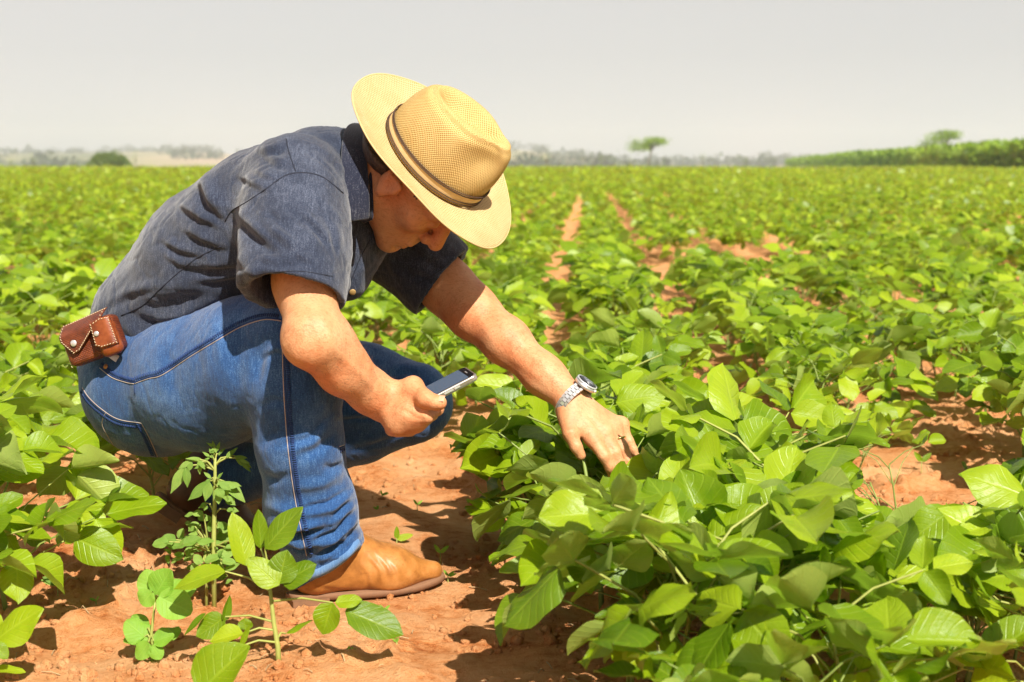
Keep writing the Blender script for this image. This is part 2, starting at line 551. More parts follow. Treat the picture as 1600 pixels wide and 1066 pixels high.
M_COLLAR = denim_material('navy_melange', (0.006, 0.008, 0.018), (0.012, 0.015, 0.032), (0.16, 0.165, 0.19), 0.2, 480)
M_THREAD = simple('pale_thread', (0.42, 0.34, 0.29), 0.8)
M_DTHREAD = simple('dark_seam', (0.012, 0.015, 0.028), 0.9)
M_BTHREAD = simple('blue_seam', (0.014, 0.04, 0.14), 0.9)

# ---- joints (photo point and metres from the lens)
R_SH, R_EL, R_WR = P(472, 288, 2.28), P(486, 535, 2.12), P(606, 628, 2.27)
L_SH, L_EL, L_WR = P(630, 372, 2.64), P(742, 492, 2.55), P(890, 622, 2.44)

# head frame: forward, left, up
U = np.array([0.64, -0.47, 0.62]); U /= np.linalg.norm(U)
Fh = np.array([0.70, 0.03, -0.714]); Fh -= U * (Fh @ U); Fh /= np.linalg.norm(Fh)
Lh = np.cross(U, Fh)
RH = np.stack([Fh, Lh, U], 1)
BRIM = P(678, 250, 2.38)
UH = np.array([0.80, -0.45, 0.35]); UH /= np.linalg.norm(UH)          # the head itself is bowed further than the hat
FhH = np.array([0.42, 0.05, -0.90]); FhH -= UH * (FhH @ UH); FhH /= np.linalg.norm(FhH)
LhH = np.cross(UH, FhH)
RHD = np.stack([FhH, LhH, UH], 1)
HEAD = P(655, 271, 2.35)
def hd(x, y, z): return HEAD + RHD @ np.array([x, y, z])

body = Sculpt()
# trunk, hidden by the shirt but carrying arms, neck and head
body.adds(chain([(P(240, 520, 2.64), 0.085), (P(330, 400, 2.57), 0.09), (P(430, 335, 2.49), 0.080), (P(520, 305, 2.44), 0.05)]), 0.04)
body.add(cone(P(470, 305, 2.36), P(590, 350, 2.57), 0.06, 0.055), 0.05)
# right (near) arm
UA = P(478, 440, 2.19)
body.adds(chain([(R_SH, 0.056), (UA, 0.0460), (P(487, 515, 2.135), 0.040)]), 0.03)
body.add(ball(P(484, 530, 2.125), 0.032), 0.03)
body.add(ball(P(468, 541, 2.118), 0.014), 0.02)
body.adds(chain([(P(492, 536, 2.13), 0.0375), (P(536, 576, 2.185), 0.0360), (P(580, 613, 2.235), 0.0300), (R_WR, 0.0285)]), 0.03)
body.add(ball(P(519, 532, 2.16), 0.027), 0.04)
# left (far) arm
body.adds(chain([(L_SH, 0.055), (P(700, 450, 2.585), 0.046), (L_EL, 0.043)]), 0.03)
body.adds(chain([(L_EL, 0.039), (P(790, 532, 2.51), 0.0375), (P(850, 587, 2.465), 0.0310), (L_WR, 0.0275)]), 0.03)
body.add(ball(P(730, 478, 2.56), 0.037), 0.03)
# neck and head
body.adds(chain([(P(545, 308, 2.44), 0.046), (hd(-0.035, 0, -0.085), 0.046), (hd(-0.03, 0, -0.02), 0.055)]), 0.03)
def hell(c, r, yaw=0.0, pit=0.0):
    R = Matrix.Rotation(pit, 3, 'Y') @ Matrix.Rotation(yaw, 3, 'Z')
    return ell(hd(*c), r, RHD @ np.array(R))
body.add(hell((-0.008, 0, 0.045), (0.098, 0.078, 0.085)), 0.03)
body.add(hell((0.03, 0, -0.035), (0.062, 0.060, 0.075)), 0.03)
for s in (-1, 1):
    body.add(cone(hd(0.002, s * 0.050, -0.060), hd(0.075, s * 0.018, -0.100), 0.020, 0.017), 0.03)   # jaw line
    body.add(hell((0.060, s * 0.040, -0.018), (0.024, 0.024, 0.022)), 0.02)                         # cheekbone
    body.add(cone(hd(0.085, s * 0.012, 0.022), hd(0.070, s * 0.046, 0.022), 0.011, 0.010), 0.015)   # brow
    body.sub(ball(hd(0.098, s * 0.033, 0.004), 0.014), 0.014)                                       # eye socket
    body.add(ball(hd(0.079, s * 0.032, 0.003), 0.0125), 0.004)
    # ear: rim, lobe and bowl
    body.add(hell((-0.008, s * 0.077, -0.006), (0.021, 0.007, 0.031), s * 0.35), 0.006)
    body.sub(hell((-0.004, s * 0.086, -0.002), (0.012, 0.006, 0.019), s * 0.35), 0.004)
    body.add(ball(hd(-0.002, s * 0.077, -0.033), 0.0095), 0.006)
    body.add(ball(hd(0.008, s * 0.079, -0.008), 0.006), 0.004)
body.add(cone(hd(0.082, -0.008, -0.104), hd(0.082, 0.008, -0.104), 0.018, 0.018), 0.022)               # chin
body.add(hell((0.078, 0, -0.066), (0.024, 0.032, 0.026)), 0.02)                                    # muzzle
body.add(cone(hd(0.092, 0, 0.014), hd(0.117, 0, -0.030), 0.009, 0.0135), 0.014)                     # nose
for s in (-1, 1):
    body.add(ball(hd(0.103, s * 0.0125, -0.037), 0.0088), 0.006)
    body.sub(ball(hd(0.106, s * 0.0075, -0.0475), 0.0035), 0.003)
body.add(cone(hd(0.0995, -0.019, -0.065), hd(0.0995, 0.019, -0.065), 0.0062, 0.0062), 0.005)       # lips
body.add(cone(hd(0.097, -0.017, -0.079), hd(0.097, 0.017, -0.079), 0.0068, 0.0068), 0.005)
body.sub(cone(hd(0.104, -0.026, -0.072), hd(0.104, 0.026, -0.072), 0.0042, 0.0042), 0.003)
body.sub(cone(hd(0.096, -0.020, -0.090), hd(0.096, 0.020, -0.090), 0.005, 0.005), 0.008)
body.sub(cone(hd(0.092, -0.028, -0.044), hd(0.082, -0.042, -0.074), 0.0025, 0.0025), 0.008)         # cheek fold

def hat_room(p):                 # hair and skull stay inside the crown
    q = (p - BRIM.astype(np.float32)) @ RH.astype(np.float32)
    e = np.sqrt(((q / np.array([0.090, 0.072, 0.072], np.float32)) ** 2).sum(1)) - 1
    return np.minimum(q[:, 2] + 0.006, e * 0.07)
class Near:                       # a cut that acts only inside its own zone
    def __init__(s, pl, zone): s.pl, s.zone = pl, zone
    def __call__(s, p):
        return np.minimum(s.pl(p), -s.zone(p))
body.ops.append(('i', Near(hat_room, ball(BRIM + U * 0.06, 0.20)), 0))
# left hand, open, fingers in the leaves
def finger(S, pts, k=0.004, root_k=0.012):
    fs = chain(pts)
    for i, f in enumerate(fs): S.add(f, root_k if i == 0 else k)
LW = P(897, 633, 2.44)
mcp = [P(926, 686, 2.405), P(943, 675, 2.418), P(958, 668, 2.435), P(971, 664, 2.455)]
for m_, r in zip(mcp, (0.0125, 0.0125, 0.012, 0.011)):
    body.add(cone(LW, m_, 0.019, r), 0.018)
body.add(cone(P(888, 640, 2.425), P(905, 668, 2.41), 0.019, 0.016), 0.015)
L_TIPS = [
    [(mcp[0], 0.0118), (P(943, 712, 2.392), 0.0098), (P(953, 730, 2.398), 0.0088), (P(957, 744, 2.41), 0.0078)],
    [(mcp[1], 0.0118), (P(961, 706, 2.405), 0.0100), (P(969, 727, 2.405), 0.0090), (P(975, 742, 2.412), 0.0078)],
    [(mcp[2], 0.0112), (P(973, 699, 2.425), 0.0095), (P(981, 720, 2.42), 0.0087), (P(987, 736, 2.425), 0.0075)],
    [(mcp[3], 0.0102), (P(983, 690, 2.448), 0.0085), (P(989, 702, 2.446), 0.0076), (P(993, 712, 2.447), 0.0066)]]
for f in L_TIPS: finger(body, f)
finger(body, [(P(886, 652, 2.415), 0.0165), (P(891, 678, 2.395), 0.0125), (P(900, 698, 2.39), 0.0105), (P(908, 712, 2.392), 0.0085)])
for m_ in mcp: body.add(ball(m_ + (UP * 0.002), 0.0125), 0.006)

# right hand, closed round the phone
body.add(cone(P(604, 630, 2.265), P(640, 640, 2.235), 0.029, 0.033), 0.02)
body.add(cone(P(622, 656, 2.235), P(650, 648, 2.235), 0.024, 0.025), 0.015)
body.add(ball(P(622, 665, 2.235), 0.016), 0.012)
body.add(cone(P(612, 615, 2.235), P(645, 605, 2.225), 0.019, 0.0145), 0.012)
body.add(ball(P(646, 603, 2.222), 0.0135), 0.008)
finger(body, [(P(645, 606, 2.222), 0.0145), (P(666, 624, 2.195), 0.0135), (P(680, 629, 2.188), 0.0115), (P(687, 629.5, 2.187), 0.0112)], 0.006)
R_CURL = []
for i, (dx, dy, dz) in enumerate([(0, 0, 0), (-9, 8, 0.014), (-18, 15, 0.028), (-27, 20, 0.042)]):
    pts = [(P(640 + dx, 650 + dy, 2.215 + dz), 0.0125), (P(668 + dx, 651 + dy, 2.205 + dz), 0.0105), (P(684 + dx, 640 + dy, 2.22 + dz), 0.0095), (P(688 + dx, 626 + dy, 2.245 + dz), 0.0085)]
    finger(body, pts, 0.003, 0.008)
    R_CURL.append(pts)

box_pts = [P(200, 560, 2.7), P(1010, 760, 2.3), P(650, 120, 2.75), P(480, 600, 2.0), hd(0.13, 0.1, 0), hd(0, -0.1, 0.13), P(630, 400, 2.75)]
Vb, Qb = gather(body, box_pts, 0.06, 0.0029)
Vb = relax(Vb, Qb, 1, 0.4)
Nb = vnormals(Vb, Qb)
# sinews, veins and skin folds of arms and hands
for pts, w, a, kd in [
    ([(912, 648), (930, 672)], 3, 0.0010, 'ridge'), ([(921, 646), (944, 668)], 3, 0.0011, 'ridge'), ([(928, 643), (956, 662)], 3, 0.0010, 'ridge'),
    ([(930, 684), (938, 682)], 2, 0.0010, 'valley'), ([(955, 704), (964, 701)], 2, 0.0012, 'valley'), ([(969, 699), (976, 696)], 2, 0.001, 'valley'),
    ([(938, 713), (946, 708)], 2, 0.0012, 'valley'),
    ([(740, 480), (775, 540)], 9, 0.002, 'ridge'), ([(800, 520), (868, 592)], 6, 0.0014, 'ridge'), ([(780, 556), (850, 606)], 5, 0.0012, 'valley'),
    ([(500, 480), (520, 540), (560, 590)], 9, 0.0022, 'ridge'), ([(540, 560), (600, 625)], 6, 0.0016, 'ridge'), ([(476, 500), (500, 560)], 10, -0.0015, 'ridge'),
    ([(626, 640), (650, 650)], 3, 0.0018, 'valley'), ([(640, 652), (668, 656)], 3, 0.0016, 'valley'), ([(652, 606), (640, 622)], 4, 0.0018, 'valley'),
    ([(668, 642), (690, 640)], 2, 0.0016, 'valley'), ([(660, 612), (672, 626)], 3, -0.0012, 'valley')]:
    Vb = fold(Vb, Nb, pts, w, a, kd)
Vb = Vb + Nb * (fbm(Vb, 38, 2, 2.0) * 0.0006)[:, None]

PERSON = empty('person', tuple(G(430, 900)))
tag(PERSON, 'crouching person in straw hat, grey short-sleeved shirt and blue jeans reaching into the leaves', 'person')
BODY = obj('body', mesh_np('body', Vb, Qb), M_SKIN, PERSON)

# nails
M_NAIL = simple('fingernail', (0.60, 0.32, 0.20), 0.4)
def nail(pts, side, name='fingernail'):
    tip, prev = np.array(pts[-1][0]), np.array(pts[-2][0]); r = pts[-1][1]
    d = tip - prev; d /= np.linalg.norm(d)
    n = np.array(side, float); n -= d * (n @ d); n /= np.linalg.norm(n)
    w = np.cross(d, n)
    V = []; F = []
    for i in range(5):
        for j in range(5):
            u, t = (i / 4 - 0.5), (j / 4 - 0.5) * 1.5
            V.append(tip + d * (r * 0.35 + u * 0.010 * (1 - 0.25 * abs(t))) + (n * math.cos(t) + w * math.sin(t)) * (r * 1.06))
    for i in range(4):
        for j in range(4): F.append((i * 5 + j, i * 5 + j + 1, i * 5 + j + 6, i * 5 + j + 5))
    b = MB(); b.add(V, F); return obj(name, b.mesh('fingernail'), M_NAIL, BODY)
for f in L_TIPS: nail(f, UP * 0.8 + RT * 0.5 - FW * 0.2)
nail([(P(680, 629, 2.188), 0.0115), (P(687, 629.5, 2.187), 0.0112)], UP * 0.8 - FW * 0.5)

# ---- hair at the back of the head, short
hair = Sculpt()
hair.add(hell((-0.014, 0, 0.043), (0.098, 0.0825, 0.088)), 0.02)
hair.add(cone(hd(-0.075, -0.03, -0.02), hd(-0.075, 0.03, -0.02), 0.032, 0.032), 0.03)
hair.add(cone(hd(-0.055, -0.05, -0.005), hd(-0.055, 0.05, -0.005), 0.034, 0.034), 0.03)
hair.cut(plane(hd(0.045, 0, 0), FhH - UH * 0.6))
hair.cut(plane(hd(-0.05, 0, -0.045), -UH - FhH * 0.25))
hair.ops.append(('i', Near(hat_room, ball(BRIM + U * 0.06, 0.20)), 0))
for s in (-1, 1): hair.sub(hell((0.004, s * 0.085, -0.012), (0.032, 0.03, 0.04)), 0.006)
m, nt, bs, out = nt_mat('short_brown_hair')
nt.links.new(ramp(nt, tex_noise(nt, mapping(nt, coords(nt), (300, 300, 60)), 1.0, 3), [(0.3, (0.02, 0.012, 0.007)), (0.7, (0.10, 0.06, 0.035))]), bs.inputs['Base Color'])
bs.inputs['Roughness'].default_value = 0.55
bump(nt, bs, tex_noise(nt, mapping(nt, coords(nt), (500, 500, 90)), 1.0, 3), 0.8, 0.003)
V, Q = surface(hair, HEAD - 0.2, HEAD + 0.2, 0.004)
obj('hair', mesh_np('hair', V, Q), m, PERSON)

# ---- shirt
shirt = Sculpt()
K = 0.06
shirt.adds(chain([(P(238, 506, 2.54), 0.104), (P(330, 410, 2.46), 0.106), (P(404, 346, 2.39), 0.100), (P(460, 298, 2.345), 0.082)]), K)
shirt.adds(chain([(P(242, 500, 2.64), 0.110), (P(338, 398, 2.57), 0.112), (P(428, 328, 2.50), 0.100), (P(508, 284, 2.45), 0.080), (P(556, 272, 2.43), 0.068)]), K)
shirt.adds(chain([(P(245, 505, 2.74), 0.108), (P(350, 400, 2.71), 0.118), (P(470, 350, 2.66), 0.108), (P(592, 352, 2.60), 0.085)]), K)
shirt.adds(chain([(P(330, 470, 2.57), 0.085), (P(455, 395, 2.48), 0.098), (P(535, 372, 2.46), 0.078)]), K)     # belly and chest
shirt.add(cone(P(528, 335, 2.43), P(545, 440, 2.44), 0.045, 0.030), 0.04)                                     # front hanging open a little
shirt.add(cone(P(480, 400, 2.36), P(505, 440, 2.34), 0.055, 0.045), 0.04)
# near sleeve
SHEM = P(456, 462, 2.165)
shirt.adds(chain([(P(462, 284, 2.295), 0.074), (P(461, 340, 2.25), 0.077), (P(460, 400, 2.205), 0.075), (SHEM, 0.0700), (P(455, 500, 2.14), 0.0700)]), 0.045)
# far sleeve
FHEM = P(690, 442, 2.59)
shirt.adds(chain([(P(600, 362, 2.64), 0.078), (P(650, 398, 2.61), 0.074), (FHEM, 0.067), (P(715, 470, 2.57), 0.067)]), 0.04)
ax_n = (P(470, 600, 2.07) - P(470, 278, 2.29)); ax_n /= np.linalg.norm(ax_n)
nh = ax_n - RT * 0.20 + FW * 0.22; nh /= np.linalg.norm(nh)
ax_f = (L_EL - P(600, 362, 2.64)); ax_f /= np.linalg.norm(ax_f)
nfh = np.array([0.72, -0.1, -0.55]); nfh /= np.linalg.norm(nfh)
shirt.ops.append(('i', Near(plane(SHEM, nh), cone(P(459, 440, 2.17), P(459, 560, 2.10), 0.115, 0.12)), 0))
shirt.ops.append(('i', Near(plane(FHEM, nfh), cone(FHEM, P(760, 510, 2.52), 0.12, 0.12)), 0))
shirt.sub(cone(P(462, 380, 2.215), P(455, 520, 2.12), 0.062, 0.068), 0.004)
shirt.sub(cone(P(660, 412, 2.605), P(720, 474, 2.56), 0.058, 0.064), 0.004)
# lower edge: open below the waist
HEMN = P(160, 590, 2.6) - P(330, 400, 2.57); HEMN /= np.linalg.norm(HEMN)
shirt.cut(plane(P(190, 530, 2.6), np.array([-0.45, 0.0, -0.89])))
shirt.sub(cone(P(225, 530, 2.64), P(200, 580, 2.64), 0.09, 0.10, np.array([0, 1.0, 0]), 1.7), 0.006)
Vs, Qs = gather(shirt, [P(110, 600, 2.5), P(760, 480, 2.5), P(500, 180, 2.5), P(460, 480, 2.05), P(600, 350, 2.76), P(240, 500, 2.9)], 0.05, 0.0036)
Vs = relax(Vs, Qs, 2, 0.5)
Ns = vnormals(Vs, Qs)
for pts, w, a, kd in [
    # near sleeve: diagonal pulls
    ([(365, 335), (410, 372), (462, 400)], 9, 0.0085, 'step'), ([(395, 335), (440, 372), (485, 396)], 6, 0.0055, 'step'), ([(420, 330), (470, 366), (500, 392)], 5, 0.004, 'step'),
    ([(450, 322), (490, 352), (522, 384)], 5, 0.0032, 'step'), ([(360, 350), (385, 400), (400, 440)], 10, 0.006, 'ridge'),
    ([(490, 310), (520, 335), (538, 362)], 4, 0.0025, 'step'), ([(375, 348), (415, 385), (455, 412)], 6, 0.005, 'step'), ([(405, 352), (445, 384), (480, 412)], 4.5, 0.0042, 'step'), ([(432, 345), (468, 374), (502, 405)], 4, 0.0036, 'step'), ([(470, 330), (500, 362), (520, 400)], 4, 0.003, 'step'), ([(505, 330), (522, 360), (530, 400)], 4, 0.003, 'step'), ([(385, 418), (398, 432), (404, 452)], 6, 0.004, 'ridge'), ([(395, 405), (440, 412), (480, 405)], 6, 0.003, 'step'),
    # back of the trunk
    ([(305, 275), (325, 320), (352, 345)], 9, 0.009, 'step'), ([(278, 322), (310, 342), (345, 358)], 6, 0.0055, 'step'), ([(283, 360), (320, 378), (345, 388)], 5, 0.005, 'step'),
    ([(250, 378), (285, 395), (318, 402)], 5, 0.0055, 'step'), ([(255, 402), (280, 414), (303, 418)], 4, 0.004, 'step'), ([(285, 418), (340, 420), (386, 414)], 8, 0.007, 'step'),
    ([(300, 440), (345, 438), (390, 428)], 7, 0.005, 'step'),
    ([(400, 234), (420, 238), (444, 231)], 5, 0.005, 'step'), ([(404, 240), (430, 256), (452, 262)], 5, 0.005, 'step'), ([(370, 275), (395, 290), (420, 300)], 5, 0.004, 'step'),
    ([(395, 268), (415, 278), (432, 282)], 4, 0.0035, 'step'),
    ([(215, 490), (250, 503), (290, 497), (340, 470)], 7, 0.007, 'step'), ([(205, 460), (260, 452), (330, 440)], 9, 0.006, 'ridge'), ([(225, 485), (260, 480), (320, 462)], 8, 0.006, 'valley'),
    ([(160, 485), (200, 462), (250, 448)], 6, 0.004, 'step'), ([(196, 505), (215, 525), (245, 526)], 7, 0.006, 'ridge'),
    ([(500, 212), (520, 222), (536, 240)], 7, 0.006, 'step'), ([(500, 235), (525, 255), (538, 280)], 5, 0.003, 'step'),
    ([(545, 365), (560, 410), (550, 460)], 7, 0.004, 'step'), ([(575, 370), (600, 400), (615, 430)], 8, 0.005, 'step'), ([(640, 385), (672, 405), (700, 425)], 6, 0.003, 'step'), ([(630, 420), (660, 428), (690, 445)], 6, 0.003, 'step')]:
    Vs = fold(Vs, Ns, pts, w * 1.35, a * 1.05, kd)
Vs = relax(Vs, Qs, 3, 0.5)
Vs = Vs + Ns * (fbm(Vs, 16, 3, 5.0) * 0.0028)[:, None]
Vs = Vs + Ns * (fbm(Vs, 45, 2, 1.0) * 0.0008)[:, None]
cr = fbm(Vs, 17, 2, 25.0, np.diag([0.8, 1.0, 1.3])); Vs = Vs - Ns * (np.exp(-(cr / 0.09) ** 2) * 0.0012)[:, None]
SHIRT = obj('shirt', mesh_np('shirt', Vs, Qs), M_SHIRT, PERSON)
bv_shirt = BVHTree.FromPolygons([tuple(v) for v in Vs], [tuple(q) for q in Qs])

def seam(bvh, pts, r, mat, name, parent, n=40, lift=0.0, smooth=True):
    h = hits(bvh, smooth_line(pts) if smooth else pts, n, lift)
    if len(h) < 3: return None
    b = MB(); b.tube([p for p, _ in h], r, 5)
    return obj(name, b.mesh(name), mat, parent)
def stitches(bvh, pts, mat, name, parent, n=60, ln=0.0035, r=0.0006, lift=0.0006, across=False):
    """a run of single stitches, joined as one row"""
    h = hits(bvh, smooth_line(pts), n, lift); b = MB()
    for i in range(len(h) - 1):
        p, nn = h[i]; d = (h[i + 1][0] - p)
        if d.length < 1e-5: continue
        d.normalize()
        if across: d = d.cross(nn).normalized()
        b.tube([p - d * ln / 2, p + nn * r * 0.6, p + d * ln / 2], r, 4)
    return obj(name, b.mesh(name), mat, parent)
seam(bv_shirt, [(447, 217), (452, 240), (462, 268)], 0.0010, M_DTHREAD, 'yoke_seam', SHIRT)
seam(bv_shirt, [(352, 346), (362, 330), (385, 316), (415, 296), (445, 275), (472, 270), (500, 275), (522, 290), (536, 302)], 0.0013, M_DTHREAD, 'armhole_seam', SHIRT, 60)
seam(bv_shirt, [(190, 493), (222, 478), (250, 452), (280, 425), (310, 402), (345, 385)], 0.0012, M_DTHREAD, 'side_seam', SHIRT, 50)
seam(bv_shirt, [(388, 432), (420, 426), (470, 424), (520, 432)], 0.0007, M_DTHREAD, 'sleeve_hem_seam', SHIRT, 40)
seam(bv_shirt, [(578, 375), (562, 405), (550, 435), (540, 455)], 0.0009, M_DTHREAD, 'placket_edge', SHIRT, 30)
seam(bv_shirt, [(655, 442), (680, 428), (705, 408)], 0.0007, M_DTHREAD, 'sleeve_hem_seam', SHIRT, 24)

# button on the placket
hb = hits(bv_shirt, [(551, 456), (552, 457)], 3, 0.0005)
if hb:
    p, nn = hb[0]
    b = MB(); b.disc(Matrix.Translation(p) @ nn.to_track_quat('Z', 'Y').to_matrix().to_4x4(), 0.0055, 0.0025, 16)
    obj('button', b.mesh('button'), simple('horn_button', (0.35, 0.22, 0.08), 0.3), SHIRT)

# collar: a folded-down band round the back and near side of the neck
def strip(name, top, bot, thick, mat, parent, up_n=8):
    """a soft cloth band between two lines of points"""
    n = len(top); V = []; F = []
    for i in range(n):
        a, c = np.array(top[i]), np.array(bot[i])
        for j in range(up_n):
            V.append(a + (c - a) * j / (up_n - 1))
    V = np.array(V)
    for i in range(n - 1):
        for j in range(up_n - 1):
            F.append((i * up_n + j, i * up_n + j + 1, (i + 1) * up_n + j + 1, (i + 1) * up_n + j))
    me = bpy.data.meshes.new(name); me.from_pydata([tuple(v) for v in V], [], F)
    me.polygons.foreach_set('use_smooth', np.ones(len(F), bool)); me.update()
    o = obj(name, me, mat, parent)
    so = o.modifiers.new('thickness', 'SOLIDIFY'); so.thickness = thick; so.offset = 0
    sb = o.modifiers.new('soft', 'SUBSURF'); sb.levels = 1; sb.render_levels = 2
    return o
ct = [P(612, 262, 2.55), P(596, 214, 2.53), P(578, 197, 2.47), P(568, 199, 2.41), P(570, 216, 2.35), P(575, 262, 2.312), P(577, 305, 2.30), P(578, 344, 2.31)]
cb = [P(600, 232, 2.60), P(570, 196, 2.57), P(550, 192, 2.48), P(538, 200, 2.39), P(533, 226, 2.33), P(532, 270, 2.283), P(537, 312, 2.273), P(548, 348, 2.285)]
strip('collar', ct, cb, 0.006, M_COLLAR, SHIRT)
ct2 = [p + (FW * 0.010 + RT * 0.005) for p in ct]
cb2 = [P(590, 250, 2.60), P(562, 215, 2.57), P(548, 210, 2.48), P(545, 215, 2.44), P(546, 240, 2.40), P(551, 280, 2.36), P(556, 320, 2.35), P(566, 352, 2.35)]
strip('collar_stand', ct2, cb2, 0.004, M_COLLAR, SHIRT)

# ---- jeans
jeans = Sculpt()
K = 0.05
jeans.add(cone(P(242, 592, 2.55), P(256, 590, 2.76), 0.120, 0.12), K)
jeans.adds(chain([(P(246, 604, 2.53), 0.121), (P(330, 590, 2.44), 0.113), (P(400, 560, 2.35), 0.096), (P(462, 532, 2.28), 0.072)]), 0.05)
jeans.adds(chain([(P(464, 530, 2.275), 0.071), (P(462, 600, 2.285), 0.070), (P(468, 690, 2.315), 0.067), (P(484, 790, 2.365), 0.071), (P(512, 880, 2.43), 0.068), (P(540, 950, 2.45), 0.066)]), 0.03)
jeans.adds(chain([(P(285, 600, 2.76), 0.12), (P(440, 600, 2.79), 0.105), (P(560, 612, 2.79), 0.088), (P(642, 628, 2.77), 0.0775)]), 0.05)
jeans.adds(chain([(P(643, 632, 2.77), 0.076), (P(560, 668, 2.80), 0.070), (P(440, 715, 2.85), 0.066), (P(330, 752, 2.88), 0.064)]), 0.018)
jeans.add(cone(P(205, 548, 2.60), P(225, 548, 2.74), 0.09, 0.09), 0.05)
HN = P(514, 882, 2.43)
nhem = np.array([0.56, -0.05, -0.83]); nhem /= np.linalg.norm(nhem)
jeans.ops.append(('i', Near(plane(HN, nhem), cone(P(508, 905, 2.43), P(560, 1200, 2.46), 0.15, 0.3)), 0))
jeans.sub(cone(P(490, 820, 2.40), P(540, 950, 2.45), 0.058, 0.061), 0.004)
FHN = P(338, 748, 2.88)
nf = P(320, 756, 2.885) - P(440, 715, 2.85); nf /= np.linalg.norm(nf)
nf = nf + np.array([-0.2, 0, 0.5]); nf /= np.linalg.norm(nf)
jeans.ops.append(('i', Near(plane(FHN, nf), cone(FHN, P(240, 780, 2.9), 0.12, 0.12)), 0))
jeans.sub(cone(P(400, 730, 2.86), P(290, 768, 2.89), 0.05, 0.057), 0.004)
jeans.cut(plane(P(160, 528, 2.6), np.array([-0.42, 0.0, 0.91])) if False else plane(P(200, 490, 2.6), np.array([-0.35, 0, 0.94])))
Vj, Qj = gather(jeans, [P(110, 620, 2.5), P(725, 640, 2.8), P(440, 440, 2.2), P(520, 950, 2.3), P(280, 800, 2.95), P(250, 560, 2.92)], 0.05, 0.0036)
Vj = relax(Vj, Qj, 2, 0.5)
Nj = vnormals(Vj, Qj)
for pts, w, a, kd in [
    ([(510, 660), (485, 690), (440, 700)], 8, 0.004, 'step'), ([(525, 680), (500, 700), (470, 712)], 8, 0.006, 'valley'), ([(405, 700), (425, 680), (440, 676)], 8, 0.006, 'valley'),
    ([(410, 742), (430, 752), (452, 742)], 7, 0.006, 'valley'), ([(545, 770), (515, 790), (470, 800)], 7, 0.009, 'step'), ([(552, 785), (535, 800), (520, 812)], 6, 0.007, 'step'),
    ([(556, 800), (530, 835), (490, 850)], 7, 0.010, 'step'), ([(560, 828), (530, 858), (495, 872)], 7, 0.010, 'step'), ([(565, 842), (535, 868), (505, 884)], 5, 0.006, 'step'),
    ([(425, 828), (460, 832), (510, 822)], 8, 0.010, 'step'), ([(440, 848), (470, 858), (500, 852)], 7, 0.007, 'step'), ([(535, 740), (500, 756), (455, 762)], 9, 0.006, 'ridge'),
    ([(418, 790), (450, 800), (480, 792)], 8, 0.005, 'ridge'), ([(540, 726), (520, 732), (505, 728)], 6, 0.006, 'valley'),
    ([(398, 600), (404, 560), (425, 530)], 9, 0.007, 'valley'), ([(400, 640), (425, 628), (450, 630)], 7, 0.004, 'valley'), ([(408, 560), (430, 548), (452, 552)], 6, 0.004, 'step'),
    ([(300, 520), (310, 560), (316, 600)], 10, 0.003, 'valley'), ([(260, 545), (268, 580), (270, 615)], 9, 0.003, 'valley'), ([(330, 500), (342, 540), (346, 585)], 9, 0.0025, 'ridge'),
    ([(200, 620), (205, 650), (202, 680)], 8, 0.003, 'valley'), ([(212, 590), (214, 625), (208, 660)], 8, 0.0025, 'ridge'), ([(380, 500), (370, 560), (372, 620)], 10, 0.003, 'valley'),
    ([(600, 588), (630, 578), (660, 580)], 8, 0.004, 'step'), ([(575, 600), (610, 600), (640, 610)], 8, 0.004, 'valley'), ([(525, 655), (555, 652), (590, 650)], 7, 0.004, 'step'),
    ([(545, 700), (590, 690), (630, 672)], 8, 0.003, 'step')]:
    Vj = fold(Vj, Nj, pts, w, a, kd)
Vj = Vj + Nj * (fbm(Vj, 12, 2, 9.0) * 0.0018)[:, None]
cr = fbm(Vj, 26, 2, 15.0, np.diag([1.0, 1.0, 0.45])); Vj = Vj - Nj * (np.exp(-(cr / 0.10) ** 2) * 0.0007)[:, None]
Vj = Vj + Nj * (fbm(Vj, 50, 2, 4.0) * 0.0007)[:, None]
JEANS = obj('jeans', mesh_np('jeans', Vj, Qj), M_JEANS, PERSON)
bv_j = BVHTree.FromPolygons([tuple(v) for v in Vj], [tuple(q) for q in Qj])
def felled(pts, n=70, w=0.008, off=(5, 4)):
    """a felled seam: pale outer row, darker inner rows"""
    seam(bv_j, pts, 0.0007, M_THREAD, 'seam_thread', JEANS, n, 0.0006)
    seam(bv_j, [(x + off[0] * 0.35, y + off[1] * 0.35) for x, y in pts], 0.0012, M_BTHREAD, 'seam_groove', JEANS, n, 0.0)
    stitches(bv_j, [(x + off[0], y + off[1]) for x, y in pts], M_BTHREAD, 'seam_stitching', JEANS, n, 0.006, 0.0011, 0.0008, True)
felled([(210, 600), (232, 592), (254, 586), (300, 556), (340, 532), (375, 512), (412, 500), (440, 502)], 80, off=(-2, -7))
felled([(156, 575), (175, 590), (198, 598), (210, 600)], 26, off=(3, -6))
seam(bv_j, [(210, 600), (211, 616)], 0.0009, M_BTHREAD, 'seam_groove', JEANS, 8)
felled([(441, 535), (443, 600), (448, 680), (455, 740), (463, 790), (471, 830), (479, 868)], 100, off=(8, 0))
# back pocket
felled([(129, 606), (140, 622), (160, 640), (185, 655), (221, 661)], 40, off=(-2, 7))
felled([(221, 661), (234, 685), (248, 718)], 26, off=(-6, 2))
seam(bv_j, [(165, 645), (160, 665), (180, 700)], 0.0009, M_THREAD, 'pocket_stitching', JEANS, 30)
# fly and inner seams of the far leg
felled([(530, 698), (565, 685), (605, 672)], 30, off=(2, 6))
